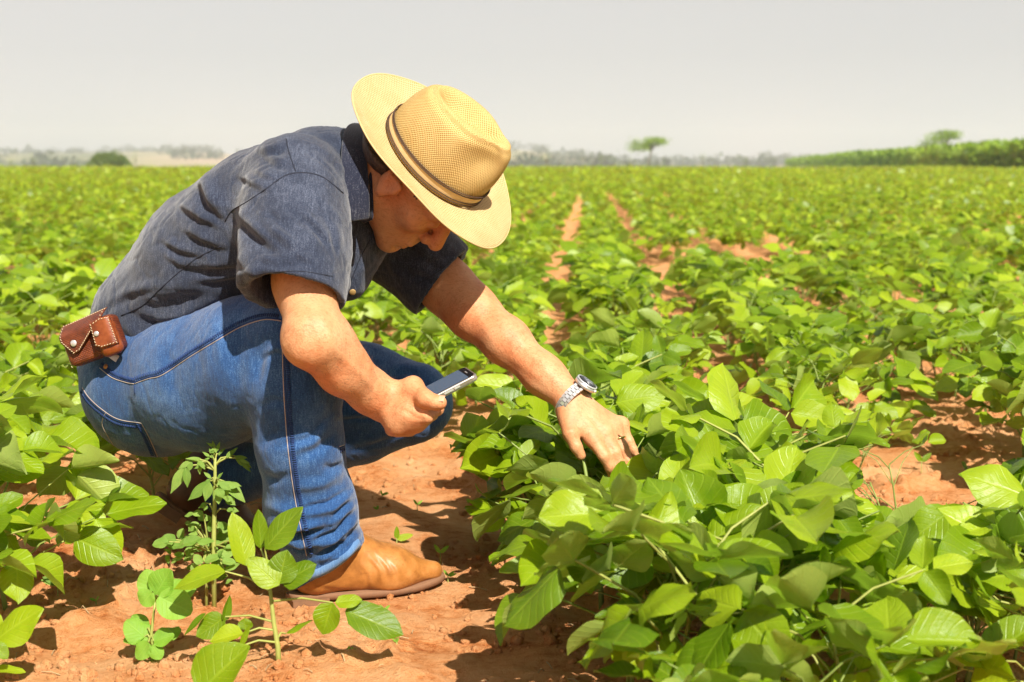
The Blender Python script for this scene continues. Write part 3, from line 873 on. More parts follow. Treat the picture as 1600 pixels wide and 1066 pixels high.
# turned hem
hemp = hits(bv_j, smooth_line([(458, 905), (484, 903), (512, 891), (538, 873), (560, 851)]), 40, 0.0008)
if len(hemp) > 4:
    for _ in range(6):
        hemp = [hemp[0]] + [((hemp[i - 1][0] + hemp[i][0] * 2 + hemp[i + 1][0]) / 4, (hemp[i - 1][1] + hemp[i][1] + hemp[i + 1][1]).normalized()) for i in range(1, len(hemp) - 1)] + [hemp[-1]]
    V = []; F = []
    for i, (p, nn) in enumerate(hemp):
        q = hemp[min(i + 1, len(hemp) - 1)][0] - hemp[max(i - 1, 0)][0]; q.normalize()
        w = nn.cross(q).normalized()
        if w.z > 0: w = -w
        for j, (dd, hh) in enumerate(((-0.011, -0.004), (-0.0105, 0.0030), (-0.004, 0.0042), (0.003, 0.0034), (0.004, -0.004))):
            V.append(p + w * dd + nn * hh)
    for i in range(len(hemp) - 1):
        for j in range(4): F.append((i * 5 + j, i * 5 + j + 1, i * 5 + j + 6, i * 5 + j + 5))
    b = MB(); b.add(V, F); obj('turned_hem', b.mesh('turned_hem'), M_HEMD, JEANS)

# rivet
hb = hits(bv_j, [(166, 573), (167, 574)], 3, 0.0005)
if hb:
    p, nn = hb[0]; b = MB(); b.disc(Matrix.Translation(p) @ nn.to_track_quat('Z', 'Y').to_matrix().to_4x4(), 0.0045, 0.002, 14)
    obj('rivet', b.mesh('rivet'), simple('copper', (0.5, 0.22, 0.09), 0.4, 0.8), JEANS)

# ---- boots
def leather(name, a, b_, c, rough=0.45, scale=30):
    m, nt, bs, out = nt_mat(name); v = coords(nt)
    col = ramp(nt, tex_noise(nt, v, scale, 6, 0.62), [(0.28, a), (0.5, b_), (0.75, c)])
    sc = ramp(nt, tex_noise(nt, mapping(nt, v, (1, 3, 6)), 40, 4, 0.7), [(0.30, (0.6, 0.5, 0.45)), (0.42, (1, 1, 1))])
    nt.links.new(mix(nt, 0.6, col, sc, 'MULTIPLY'), bs.inputs['Base Color'])
    bs.inputs['Roughness'].default_value = rough; bs.inputs['Specular IOR Level'].default_value = 0.4
    bump(nt, bs, tex_noise(nt, v, 260, 4, 0.7), 0.35, 0.0012)
    return m
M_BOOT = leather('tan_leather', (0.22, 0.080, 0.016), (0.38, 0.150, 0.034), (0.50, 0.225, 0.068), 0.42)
M_BOOT_SHADED = leather('shaded_tan_leather', (0.06, 0.025, 0.012), (0.10, 0.042, 0.02), (0.15, 0.07, 0.035))  # boot leather again, the far boot's shade put into its colour
M_SOLE = simple('boot_sole', (0.20, 0.095, 0.045), 0.8)
def boot(M, mat, pitch=0.0, name='boot'):
    M = np.array(M)
    def l(x, y, z): return (M @ np.array([x, y, z, 1]))[:3]
    S = Sculpt()
    Y = M[:3, 1]
    S.add(cone(l(0.060, 0, 0.165), l(0.070, 0, 0.11), 0.042, 0.042), 0.02)
    S.add(cone(l(0.045, 0, 0.045), l(0.055, 0, 0.10), 0.034, 0.040), 0.03)
    S.add(cone(l(0.075, 0, 0.096), l(0.170, 0, 0.046), 0.040, 0.031, Y, 1.05), 0.03)
    S.add(cone(l(0.06, 0, 0.040), l(0.185, 0, 0.034), 0.030, 0.034, Y, 1.15), 0.03)
    S.add(cone(l(0.180, 0, 0.033), l(0.260, 0, 0.026), 0.033, 0.0160, Y, 1.25), 0.03)
    S.cut(plane(l(0, 0, 0.010), -M[:3, 2]))
    pts = [l(-0.03, -0.08, 0), l(0.32, 0.08, 0.27), l(-0.03, 0.08, 0.27), l(0.32, -0.08, 0)]
    V, Q = gather(S, pts, 0.02, 0.003); V = relax(V, Q, 1)
    Nn = vnormals(V, Q)
    V = V + Nn * (fbm(V, 20, 2, 7) * 0.0010)[:, None]
    if mat is M_BOOT:
        for pts_, w_, a_ in [([(572, 868), (590, 890), (596, 915)], 4, 0.0016), ([(588, 868), (604, 888), (610, 912)], 4, 0.0014), ([(604, 874), (617, 890), (622, 908)], 3.5, 0.0012), ([(560, 880), (575, 900), (578, 922)], 5, 0.0014), ([(640, 884), (665, 900), (684, 900)], 5, -0.0008), ([(500, 915), (530, 920), (560, 922)], 5, 0.001)]:
            V = fold(V, Nn, pts_, w_, a_, 'step')
    up = obj(name, mesh_np(name, V, Q), mat, PERSON)
    # welt and sole
    W = Sculpt()
    def outline(x):
        return 0.033 + 0.012 * math.sin(min(max((x - 0.06) / 0.16, 0), 1) * math.pi) 
    b = MB(); ring = []
    n = 44
    for i in range(n):
        t = 2 * math.pi * i / n
        x = 0.1435 + 0.1375 * math.cos(t)
        hw = (0.030 + 0.0125 * max(0, math.sin((x - 0.08) / 0.20 * math.pi))) if x > 0.02 else 0.030
        y = math.copysign(abs(math.sin(t)) ** 0.62, math.sin(t)) * hw
        zz = max(0, (x - 0.20)) ** 2 * 1.3
        ring.append((x, y, zz))
    V = [l(x, y, 0.001 + z) for x, y, z in ring] + [l(x, y, 0.0095 + z) for x, y, z in ring] + [l(x * 0.995, y * 0.95, 0.0115 + z) for x, y, z in ring]
    F = [(j * n + i, j * n + (i + 1) % n, (j + 1) * n + (i + 1) % n, (j + 1) * n + i) for j in range(2) for i in range(n)]
    F += [tuple(range(n))[::-1], tuple(2 * n + i for i in range(n))]
    b.add(V, F); so = obj('sole', b.mesh('sole', True), M_SOLE, up)
    b = MB(); b.box(Matrix([list(r) for r in M]) @ Matrix.Translation((0.038, 0, -0.006)), 0.062, 0.060, 0.022)
    obj('boot_heel', b.mesh('boot_heel', False), M_SOLE, up)
    return up
toe, heel = G(694, 910), G(455, 936)
d = toe - heel; d /= np.linalg.norm(d)
y = np.cross([0, 0, 1], d)
org = toe - d * 0.281
B1 = np.eye(4); B1[:3, 0], B1[:3, 1], B1[:3, 2], B1[:3, 3] = d, y, (0, 0, 1), org + np.array([0, 0, -0.002])
b1 = boot(B1, M_BOOT)
# far boot stands on its ball with the heel lifted
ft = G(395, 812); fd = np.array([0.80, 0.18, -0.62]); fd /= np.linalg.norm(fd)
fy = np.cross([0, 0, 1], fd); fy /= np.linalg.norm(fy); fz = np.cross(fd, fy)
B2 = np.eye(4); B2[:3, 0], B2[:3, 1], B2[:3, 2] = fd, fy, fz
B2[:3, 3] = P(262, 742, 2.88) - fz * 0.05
b2 = boot(B2, M_BOOT_SHADED); b2['label'] = 'shaded dark boot with lifted heel'
# ================================================================== what the person wears and holds
def frame(o, x, y, z, sc=1.0):
    M = np.eye(4); M[:3, 0], M[:3, 1], M[:3, 2], M[:3, 3] = np.array(x) * sc, np.array(y) * sc, np.array(z) * sc, o
    return Matrix([list(r) for r in M])
# ---- straw hat
def straw(name, c0, c1, c2, holes=0.0, pitch=1 / 0.0034):
    m, nt, bs, out = nt_mat(name)
    uv = coords(nt, 'UV')
    sx = nt.nodes.new('ShaderNodeSeparateXYZ'); nt.links.new(uv, sx.inputs[0])
    k = 2 * math.pi * pitch
    a = math_(nt, 'SINE', math_(nt, 'MULTIPLY', sx.outputs[0], k)); b_ = math_(nt, 'SINE', math_(nt, 'MULTIPLY', sx.outputs[1], k))
    w = math_(nt, 'MULTIPLY', a, b_)
    big = tex_noise(nt, uv, 22, 4, 0.6); fine = tex_noise(nt, uv, 900, 2, 0.6)
    f = math_(nt, 'ADD', math_(nt, 'ADD', math_(nt, 'MULTIPLY', w, 0.42), math_(nt, 'MULTIPLY', big, 0.45)), math_(nt, 'MULTIPLY', fine, 0.6))
    col = ramp(nt, f, [(0.22, c0), (0.48, c1), (0.78, c2)])
    nt.links.new(col, bs.inputs['Base Color'])
    bs.inputs['Roughness'].default_value = 0.55; bs.inputs['Specular IOR Level'].default_value = 0.3
    bump(nt, bs, math_(nt, 'ADD', w, fine), 0.45, 0.0012)
    tr = nt.nodes.new('ShaderNodeBsdfTranslucent'); nt.links.new(col, tr.inputs[0])
    mx = nt.nodes.new('ShaderNodeMixShader'); mx.inputs[0].default_value = 0.16
    nt.links.new(bs.outputs[0], mx.inputs[1]); nt.links.new(tr.outputs[0], mx.inputs[2])
    last = mx.outputs[0]
    if holes > 0:                     # open weave: light dapples through
        msk = nt.nodes.new('ShaderNodeMath'); msk.operation = 'GREATER_THAN'
        nt.links.new(math_(nt, 'ADD', w, math_(nt, 'MULTIPLY', big, 0.5)), msk.inputs[0]); msk.inputs[1].default_value = 1.25 - holes
        tp = nt.nodes.new('ShaderNodeBsdfTransparent')
        m2 = nt.nodes.new('ShaderNodeMixShader'); nt.links.new(msk.outputs[0], m2.inputs[0])
        nt.links.new(last, m2.inputs[1]); nt.links.new(tp.outputs[0], m2.inputs[2]); last = m2.outputs[0]
    nt.links.new(last, out.inputs[0])
    return m
M_CROWN = straw('straw_crown', (0.30, 0.155, 0.030), (0.62, 0.405, 0.130), (0.80, 0.61, 0.28), 0.16, 1 / 0.0042)
M_BRIM = straw('straw_brim', (0.34, 0.20, 0.060), (0.60, 0.43, 0.185), (0.80, 0.64, 0.36), 0.16, 1 / 0.0054)
HAT = empty('straw_hat', tuple(BRIM))
tag(HAT, 'pale woven straw hat with pinched crown on the crouching person', 'hat')
def hat_pt(x, y, z): return BRIM + Fh * x + Lh * y + U * z
NT = 128
def sup(t, a, b, e=2.0): 
    return a * math.cos(t), b * math.sin(t)
def sstep(a, b, x):
    t = min(max((x - a) / (b - a), 0), 1); return t * t * (3 - 2 * t)
def crown_pt(t, s):
    """t round the head (0 = front), s 0 = middle of the top .. 1 = base"""
    c, sn = math.cos(t), math.sin(t)
    ba, bb = 0.101, 0.083
    ta, tb = 0.083, 0.056
    if c > 0: tb *= 1 - 0.28 * c * c; 
    rim_h = 0.113 + 0.006 * c
    if s < 0.42:                                   # top with a teardrop dent
        q = s / 0.42
        x, y = ta * c * q * 0.94, tb * sn * q * 0.90
        z = rim_h + 0.004 * (1 - q) 
        dent = 0.026 * math.exp(-(y / 0.026) ** 2) * sstep(1.05, 0.45, q) * (1.0 if x < 0.03 else sstep(0.085, 0.03, x))
        z -= dent + 0.004 * q ** 6
    else:
        q = (s - 0.42) / 0.58
        e = q
        g = math.sin(min(q / 0.16, 1) * math.pi / 2)
        rx = (ta * (0.94 + 0.06 * g)) * (1 - e) + ba * e
        ry = (tb * (0.90 + 0.10 * g)) * (1 - e) + bb * e
        bul = 0.006 * math.sin(math.pi * min(e * 1.1, 1))
        x, y = (rx + bul) * c, (ry + bul) * sn
        z = (rim_h - 0.004) * (1 - e ** 1.05) - 0.004 * (1 - g)
    # front pinches
    pin = 0.020 * math.exp(-((x - 0.058) / 0.030) ** 2) * math.exp(-((z - 0.085) / 0.034) ** 2) * sstep(0.010, 0.035, abs(y))
    y -= math.copysign(pin, y)
    return x, y, z
def brim_pt(t, s):
    c, sn = math.cos(t), math.sin(t)
    a = 0.1005 + (0.178 - 0.1005) * s; b_ = 0.0825 + (0.153 - 0.0825) * s
    x, y = a * c, b_ * sn
    z = 0.020 * s * s * sn * sn - 0.016 * s * s * (c * c if c > 0 else 0) + 0.012 * s * s * (c * c if c < 0 else 0) - 0.002
    z += (0.0022 * math.sin(3 * t + 1) + 0.0012 * math.sin(7 * t)) * s
    return x, y, z
def polar(fn, ns, name, mat, closed_top):
    V = []; uv = []; F = []
    ss = np.linspace(0.0 if not closed_top else 0.015, 1, ns)
    for s in ss:
        arc = 0
        for k in range(NT):
            t = 2 * math.pi * k / NT
            x, y, z = fn(t, s); V.append(hat_pt(x, y, z))
            r = math.hypot(x, y)
            if closed_top: uv.append((x * 1.0, y) if s < 0.42 else (t * 0.09, z + 0.3))
            else: uv.append((x, y))
    n = len(ss)
    for i in range(n - 1):
        for k in range(NT): F.append((i * NT + k, (i + 1) * NT + k, (i + 1) * NT + (k + 1) % NT, i * NT + (k + 1) % NT))
    if closed_top:
        V.append(hat_pt(*crown_pt(0, 0))); uv.append((0, 0)); c = len(V) - 1
        F2 = [(c, k, (k + 1) % NT) for k in range(NT)]
    else: F2 = []
    me = mesh_np(name, V, F, F2); set_uv(me, uv)
    o = obj(name, me, mat, HAT)
    so = o.modifiers.new('thickness', 'SOLIDIFY'); so.thickness = 0.0018; so.offset = 0
    return o
polar(crown_pt, 46, 'crown', M_CROWN, True)
polar(brim_pt, 22, 'brim', M_BRIM, False)
def ring_tube(fn, r, mat, name, n=96, seg=6):
    b = MB(); pts = [Vector(hat_pt(*fn(2 * math.pi * k / n))) for k in range(n + 1)]
    b.tube(pts, r, seg, False); return obj(name, b.mesh(name), mat, HAT)
ring_tube(lambda t: brim_pt(t, 1.0), 0.0016, M_BRIM, 'brim_edge')
M_CORD = simple('brown_cord', (0.055, 0.028, 0.016), 0.7)
M_RIB = simple('tan_ribbon', (0.60, 0.42, 0.20), 0.7)
def at_h(h, off):
    def f(t):
        e = 1 - h / 0.109
        x, y, z = crown_pt(t, 0.42 + 0.58 * min(e, 1)); r = math.hypot(x, y)
        return x * (1 + off / r), y * (1 + off / r), z
    return f
b = MB(); V = []; F = []
for hh, off in ((0.004, 0.0024), (0.013, 0.0034), (0.0235, 0.0026)):
    for k in range(NT): V.append(hat_pt(*at_h(hh, off)(2 * math.pi * k / NT)))
for i in range(2):
    for k in range(NT): F.append((i * NT + k, i * NT + (k + 1) % NT, (i + 1) * NT + (k + 1) % NT, (i + 1) * NT + k))
b.add(V, F); obj('hat_band', b.mesh('hat_band'), M_RIB, HAT)
for hh in (0.0045, 0.0085, 0.0205, 0.0240):
    ring_tube(at_h(hh, 0.0040), 0.00095, M_CORD, 'cord')

# ---- wristwatch
wd = (LW - L_EL); wd /= np.linalg.norm(wd)
wn_ = np.array([0.74, -0.30, 0.60]); wn_ -= wd * (wn_ @ wd); wn_ /= np.linalg.norm(wn_)
wt = np.cross(wd, wn_)
WC = P(896, 627, 2.435)
M_STEEL = simple('brushed_steel', (0.72, 0.70, 0.68), 0.34, 0.7)
M_STEELD = simple('polished_steel', (0.82, 0.81, 0.80), 0.22, 0.7)
WATCH = empty('wristwatch', tuple(WC))
tag(WATCH, 'steel wristwatch with link bracelet and dark blue dial on the outstretched arm', 'watch')
def wpt(a, r1=0.0355, r2=0.0330): return WC + wn_ * (r1 * math.cos(a)) + wt * (r2 * math.sin(a))
b = MB()
cm = frame(WC + wn_ * 0.0335, wt, wd, wn_, 1.08)
b = MB(); b.disc(cm, 0.0185, 0.0070, 40); case = obj('watch_case', b.mesh('watch_case'), M_STEEL, WATCH)
V = []; n = 40
for (rr, zz) in ((0.0185, 0.0068), (0.0180, 0.0088), (0.0162, 0.0090), (0.0160, 0.0078)):
    for k in range(n): V.append(cm @ Vector((rr * math.cos(2 * math.pi * k / n), rr * math.sin(2 * math.pi * k / n), zz)))
b = MB(); b.add(V, [(j * n + k, j * n + (k + 1) % n, (j + 1) * n + (k + 1) % n, (j + 1) * n + k) for j in range(3) for k in range(n)])
obj('bezel', b.mesh('bezel'), M_STEELD, case)
b = MB(); b.disc(cm @ Matrix.Translation((0, 0, 0.0072)), 0.0160, 0.0008, 40)
obj('dial', b.mesh('dial'), simple('blue_grey_dial', (0.20, 0.26, 0.36), 0.3), case)  # blue dial, its colour made paler to stand for reflected sky
M_WHITE = simple('white_marks', (0.8, 0.8, 0.78), 0.4)
for k in range(12):
    b = MB(); b.box(cm @ Matrix.Rotation(k * math.pi / 6, 4, 'Z') @ Matrix.Translation((0.0132, 0, 0.0082)), 0.003, 0.0009, 0.0006)
    obj('hour_mark', b.mesh('hour_mark', False), M_WHITE, case)
for ang, ln in ((0.9, 0.008), (2.6, 0.011)):
    b = MB(); b.box(cm @ Matrix.Rotation(ang, 4, 'Z') @ Matrix.Translation((ln / 2, 0, 0.0084)), ln, 0.0010, 0.0005)
    obj('watch_hand', b.mesh('watch_hand', False), M_WHITE, case)
m, nt, bs, out = nt_mat('watch_glass')
bs.inputs['Base Color'].default_value = (0.9, 0.92, 0.95, 1); bs.inputs['Roughness'].default_value = 0.04
tp = nt.nodes.new('ShaderNodeBsdfTransparent'); fr = nt.nodes.new('ShaderNodeFresnel'); fr.inputs[0].default_value = 1.45
gl = nt.nodes.new('ShaderNodeBsdfGlossy'); gl.inputs['Roughness'].default_value = 0.04
mx = nt.nodes.new('ShaderNodeMixShader'); nt.links.new(fr.outputs[0], mx.inputs[0]); nt.links.new(tp.outputs[0], mx.inputs[1]); nt.links.new(gl.outputs[0], mx.inputs[2]); nt.links.new(mx.outputs[0], out.inputs[0])
b = MB(); b.disc(cm @ Matrix.Translation((0, 0, 0.0086)), 0.0162, 0.0008, 40); obj('watch_glass', b.mesh('watch_glass'), m, case)
b = MB(); b.disc(cm @ Matrix.Translation((0.0, 0.0185, 0.0045)) @ Matrix.Rotation(-math.pi / 2, 4, 'X'), 0.0026, 0.0035, 12); obj('watch_crown', b.mesh('watch_crown'), M_STEELD, case)
NL = 26
for k in range(NL):
    a = 0.52 + (2 * math.pi - 1.04) * (k + 0.5) / NL
    p = wpt(a); q = wpt(a + 0.01); tt = q - p; tt /= np.linalg.norm(tt)
    no = np.cross(tt, wd); 
    if no @ (p - WC) < 0: no = -no
    for j, wdt in ((-1, 0.0052), (0, 0.0068), (1, 0.0052)):
        sh = 0.0 if j else 0.5
        pp = wpt(a + sh * (2 * math.pi - 1.04) / NL)
        b = MB(); b.box(frame(pp + wd * (j * 0.0064) + no * (0.0006 if j == 0 else 0), tt, wd, no), 0.0062, wdt, 0.0030)
        obj('bracelet_link', b.mesh('bracelet_link', False), M_STEEL if j else M_STEELD, WATCH)

# ---- ring
rp, rq = np.array(L_TIPS[2][0][0]), np.array(L_TIPS[2][1][0]); rd = rq - rp; rd /= np.linalg.norm(rd)
rc = rp + (rq - rp) * 0.62; ra = np.cross(rd, [0, 0, 1.0]); ra /= np.linalg.norm(ra); rb = np.cross(rd, ra)
b = MB(); b.tube([rc + (ra * math.cos(t) + rb * math.sin(t)) * 0.0112 for t in np.linspace(0, 2 * math.pi, 33)], 0.0019, 8, False)
RING = obj('finger_ring', b.mesh('finger_ring'), simple('gold', (0.83, 0.60, 0.24), 0.2, 1.0))
tag(RING, 'thin gold ring on a finger of the outstretched hand', 'ring')

# ---- phone
p_nr, p_fr = P(745, 590, 2.235), P(727, 578, 2.30)
e2 = p_fr - p_nr; w_ph = 0.072; e2 /= np.linalg.norm(e2)
e1 = np.array([0.885, 0.12, 0.40]); e1 -= e2 * (e1 @ e2); e1 /= np.linalg.norm(e1)
e3 = np.cross(e1, e2)
PC = p_nr + e2 * w_ph / 2 - e1 * 0.070
PM = frame(PC, e1, e2, e3)
def slab(lx, ly, r, zs, n=6):
    """rounded slab: zs = list of (z, inset)"""
    ring = []
    for cx, cy, a0 in ((1, 1, 0), (-1, 1, 90), (-1, -1, 180), (1, -1, 270)):
        for k in range(n + 1):
            a = rad(a0 + 90 * k / n); ring.append((cx * (lx / 2 - r) + r * math.cos(a), cy * (ly / 2 - r) + r * math.sin(a)))
    m_ = len(ring); V = []; F = []
    for z, ins in zs:
        for x, y in ring: V.append((x * (1 - 2 * ins / lx), y * (1 - 2 * ins / ly), z))
    for j in range(len(zs) - 1):
        for k in range(m_): F.append((j * m_ + k, j * m_ + (k + 1) % m_, (j + 1) * m_ + (k + 1) % m_, (j + 1) * m_ + k))
    F.append(tuple(range(m_))[::-1]); F.append(tuple((len(zs) - 1) * m_ + k for k in range(m_)))
    return V, F
PHONE = empty('mobile_phone', tuple(PC))
tag(PHONE, 'silver-edged mobile phone held flat in the near hand', 'phone')
def pp(name, V, F, mat, par=None):
    b = MB(); b.add([PM @ Vector(v) for v in V], F); return obj(name, b.mesh(name, False), mat, par or PHONE)
PCASE = pp('phone_case', *slab(0.145, 0.072, 0.010, [(-0.005, 0.002), (-0.0045, 0.0006), (-0.002, 0), (0.003, 0), (0.0045, 0.0006), (0.005, 0.0022)]), simple('silver_case', (0.50, 0.45, 0.40), 0.3, 0.85))
m, nt, bs, out = nt_mat('phone_glass'); bs.inputs['Base Color'].default_value = (0.10, 0.135, 0.20, 1); bs.inputs['Roughness'].default_value = 0.06  # grey-blue of the reflected sky painted into the base colour
nt.links.new(ramp(nt, tex_noise(nt, coords(nt), 40, 2), [(0.4, (0.04, 0.04, 0.04)), (0.7, (0.14, 0.14, 0.14))]), bs.inputs['Roughness'])
bs.inputs['Coat Weight'].default_value = 0.5
pp('phone_bezel', *slab(0.140, 0.067, 0.008, [(0.0048, 0), (0.0053, 0.0004)]), simple('black_glass', (0.012, 0.012, 0.014), 0.15), PCASE)
pp('phone_screen', *slab(0.118, 0.063, 0.001, [(0.0050, 0), (0.0056, 0)]), m)
pp('earpiece', [(x + 0.064, y, z) for x, y, z in slab(0.002, 0.012, 0.0009, [(0.0052, 0), (0.0057, 0)])[0]], slab(0.002, 0.012, 0.0009, [(0.005, 0), (0.006, 0)])[1], M_STEEL, PCASE)
for x0, l in ((0.035, 0.010), (0.020, 0.016)):
    V, F = slab(l, 0.0025, 0.001, [(-0.0012, 0), (0.0012, 0)])
    pp('phone_button', [(x + x0, y - 0.0362, z) for x, y, z in V], F, M_STEELD, PCASE)

# ---- belt and leather pouch on the hip
def tooled(name):
    m, nt, bs, out = nt_mat(name); v = coords(nt)
    col = ramp(nt, tex_noise(nt, v, 60, 5, 0.65), [(0.25, (0.06, 0.012, 0.004)), (0.5, (0.17, 0.034, 0.010)), (0.75, (0.28, 0.066, 0.018))])
    bk = nt.nodes.new('ShaderNodeTexBrick'); bk.inputs['Scale'].default_value = 90; bk.inputs['Mortar Size'].default_value = 0.06; bk.inputs['Mortar Smooth'].default_value = 0.6
    uv = coords(nt, 'UV'); nt.links.new(uv, bk.inputs['Vector'])
    nt.links.new(mix(nt, math_(nt, 'MULTIPLY', bk.outputs['Fac'], 0.7), col, (0.06, 0.015, 0.005)), bs.inputs['Base Color'])
    bs.inputs['Roughness'].default_value = 0.38
    bump(nt, bs, math_(nt, 'SUBTRACT', tex_noise(nt, v, 500, 2), math_(nt, 'MULTIPLY', bk.outputs['Fac'], 2.0)), 0.6, 0.0014)
    return m
M_TOOL = tooled('tooled_brown_leather')
M_PLAIN = leather('plain_brown_leather', (0.09, 0.020, 0.006), (0.20, 0.046, 0.012), (0.30, 0.085, 0.024), 0.33, 45)
M_LACE = simple('cream_lacing', (0.62, 0.48, 0.30), 0.7)
# belt
bp = [P(150, 556, 2.46), P(178, 545, 2.432), P(205, 536, 2.422), P(235, 527, 2.418), P(262, 515, 2.425)]
bq = [p - UP * 0.030 - RT * 0.004 for p in bp]
BELT = strip('belt', bp, bq, 0.004, M_PLAIN, PERSON, 5)
# pouch
qx = np.array([0.92, -0.10, 0.36]); qx /= np.linalg.norm(qx)
qz = np.array([-0.10, -0.93, 0.10]); qz -= qx * (qz @ qx); qz /= np.linalg.norm(qz)
qy = np.cross(qz, qx)
QC = P(146, 532, 2.405)
QM = frame(QC, qx, qy, qz, 1.06)
POUCH = empty('belt_pouch', tuple(QC))
tag(POUCH, 'brown tooled leather belt pouch with white lacing on the hip', 'pouch')
def q_obj(name, V, F, mat, uv=True, smooth=True):
    me = bpy.data.meshes.new(name); me.from_pydata([tuple(QM @ Vector(v)) for v in V], [], F)
    if smooth: me.polygons.foreach_set('use_smooth', np.ones(len(F), bool))
    me.update(); set_uv(me, [(v[0], v[1]) for v in V])
    return obj(name, me, mat, POUCH)
def pillow(x0, x1, y0, y1, z0, z1, r, nx=14, ny=10, nz=6):
    """soft box: grid box pushed to rounded shape"""
    V = []; F = []; idx = {}
    def vid(i, j, k):
        if (i, j, k) not in idx:
            x, y, z = -1 + 2 * i / nx, -1 + 2 * j / ny, -1 + 2 * k / nz
            hx, hy, hz = (x1 - x0) / 2, (y1 - y0) / 2, (z1 - z0) / 2
            p = np.array([x * hx, y * hy, z * hz]); c = np.clip(p, [-(hx - r), -(hy - r), -(hz - r)], [hx - r, hy - r, hz - r])
            d = p - c; L = np.linalg.norm(d)
            if L > 1e-9: p = c + d / L * min(r, L if L < r else r)
            idx[(i, j, k)] = len(V); V.append((p[0] + (x0 + x1) / 2, p[1] + (y0 + y1) / 2, p[2] + (z0 + z1) / 2))
        return idx[(i, j, k)]
    for i in range(nx):
        for j in range(ny):
            F.append((vid(i, j, nz), vid(i + 1, j, nz), vid(i + 1, j + 1, nz), vid(i, j + 1, nz))); F.append((vid(i, j, 0), vid(i, j + 1, 0), vid(i + 1, j + 1, 0), vid(i + 1, j, 0)))
    for i in range(nx):
        for k in range(nz):
            F.append((vid(i, 0, k), vid(i + 1, 0, k), vid(i + 1, 0, k + 1), vid(i, 0, k + 1))); F.append((vid(i, ny, k), vid(i, ny, k + 1), vid(i + 1, ny, k + 1), vid(i + 1, ny, k)))
    for j in range(ny):
        for k in range(nz):
            F.append((vid(0, j, k), vid(0, j, k + 1), vid(0, j + 1, k + 1), vid(0, j + 1, k))); F.append((vid(nx, j, k), vid(nx, j + 1, k), vid(nx, j + 1, k + 1), vid(nx, j, k + 1)))
    return V, F
q_obj('pouch_body', *pillow(-0.046, 0.046, -0.030, 0.030, -0.022, 0.014, 0.009), M_TOOL)
def flap_shape(poly, zf, th, name, mat, n=14):
    """leather flap over the polygon: fan of a fine outline, bent by zf(x, y)"""
    P2 = []
    for a, c in zip(poly, poly[1:] + poly[:1]):
        for k in range(n): P2.append((a[0] + (c[0] - a[0]) * k / n, a[1] + (c[1] - a[1]) * k / n))
    cx, cy = sum(p[0] for p in P2) / len(P2), sum(p[1] for p in P2) / len(P2); m_ = len(P2); R = 7
    V = []; F = []
    for s_, off in ((0, th), (1, 0)):
        for j in range(1, R + 1):
            for x, y in P2:
                xx, yy = cx + (x - cx) * j / R, cy + (y - cy) * j / R; V.append((xx, yy, zf(xx, yy) + off))
        V.append((cx, cy, zf(cx, cy) + off))
    nn = R * m_ + 1
    for k in range(m_):
        F.append((R * m_, k, (k + 1) % m_)); F.append((nn + R * m_, nn + (k + 1) % m_, nn + k))
        for j in range(R - 1):
            F.append((j * m_ + k, (j + 1) * m_ + k, (j + 1) * m_ + (k + 1) % m_, j * m_ + (k + 1) % m_))
            F.append((nn + j * m_ + k, nn + j * m_ + (k + 1) % m_, nn + (j + 1) * m_ + (k + 1) % m_, nn + (j + 1) * m_ + k))
        F.append(((R - 1) * m_ + k, nn + (R - 1) * m_ + k, nn + (R - 1) * m_ + (k + 1) % m_, (R - 1) * m_ + (k + 1) % m_))
    return q_obj(name, V, F, mat)
def zflap(x, y):
    z = 0.018 + 0.010 * sstep(-0.04, 0.05, x)
    if y > 0.020: z -= 0.9 * (y - 0.020) ** 1.0 + (y - 0.02) ** 2 * 25
    return z
fpoly = [(-0.043, 0.040), (-0.044, 0.012), (-0.030, -0.012), (-0.018, -0.010), (0.034, 0.026), (0.040, 0.042)]
FLAP1 = flap_shape(fpoly, zflap, 0.003, 'pouch_flap', M_TOOL)
q_obj('side_pouch', *pillow(0.014, 0.050, -0.036, 0.020, 0.004, 0.026, 0.010, 10, 12, 6), M_PLAIN)
zf2 = lambda x, y: 0.0275 - (max(0, x - 0.038) ** 2) * 40
FLAP2 = flap_shape([(0.016, 0.022), (0.013, -0.014), (0.022, -0.020), (0.049, -0.022), (0.049, 0.024), (0.034, 0.026)], zf2, 0.0025, 'side_flap', M_PLAIN)
def lace(poly, zf, name, step=0.0042, closed=True, par=None):
    b = MB(); pts = []
    for a, c in zip(poly, poly[1:] + (poly[:1] if closed else [])):
        L = math.dist(a, c); k = max(1, int(L / step))
        for i in range(k): pts.append((a[0] + (c[0] - a[0]) * i / k, a[1] + (c[1] - a[1]) * i / k, math.atan2(c[1] - a[1], c[0] - a[0])))
    for x, y, an in pts:
        M2 = QM @ Matrix.Translation((x, y, zf(x, y) + 0.0034)) @ Matrix.Rotation(an + 0.35, 4, 'Z')
        b.tube([M2 @ Vector((-0.0016, 0, -0.0004)), M2 @ Vector((0, 0, 0.0004)), M2 @ Vector((0.0016, 0, -0.0004))], 0.00065, 4)
    return obj(name, b.mesh(name), M_LACE, par or POUCH)
def shrink(poly, f): 
    cx, cy = sum(p[0] for p in poly) / len(poly), sum(p[1] for p in poly) / len(poly)
    return [(cx + (x - cx) * f, cy + (y - cy) * f) for x, y in poly]
lace(shrink(fpoly, 0.93), zflap, 'flap_lacing', par=FLAP1)
lace(shrink([(0.016, 0.022), (0.013, -0.014), (0.022, -0.020), (0.049, -0.022), (0.049, 0.024), (0.034, 0.026)], 0.9), zf2, 'side_flap_lacing', par=FLAP2)
lace([(-0.046, -0.028), (-0.0465, 0.024)], lambda x, y: 0.004, 'edge_lacing', closed=False)
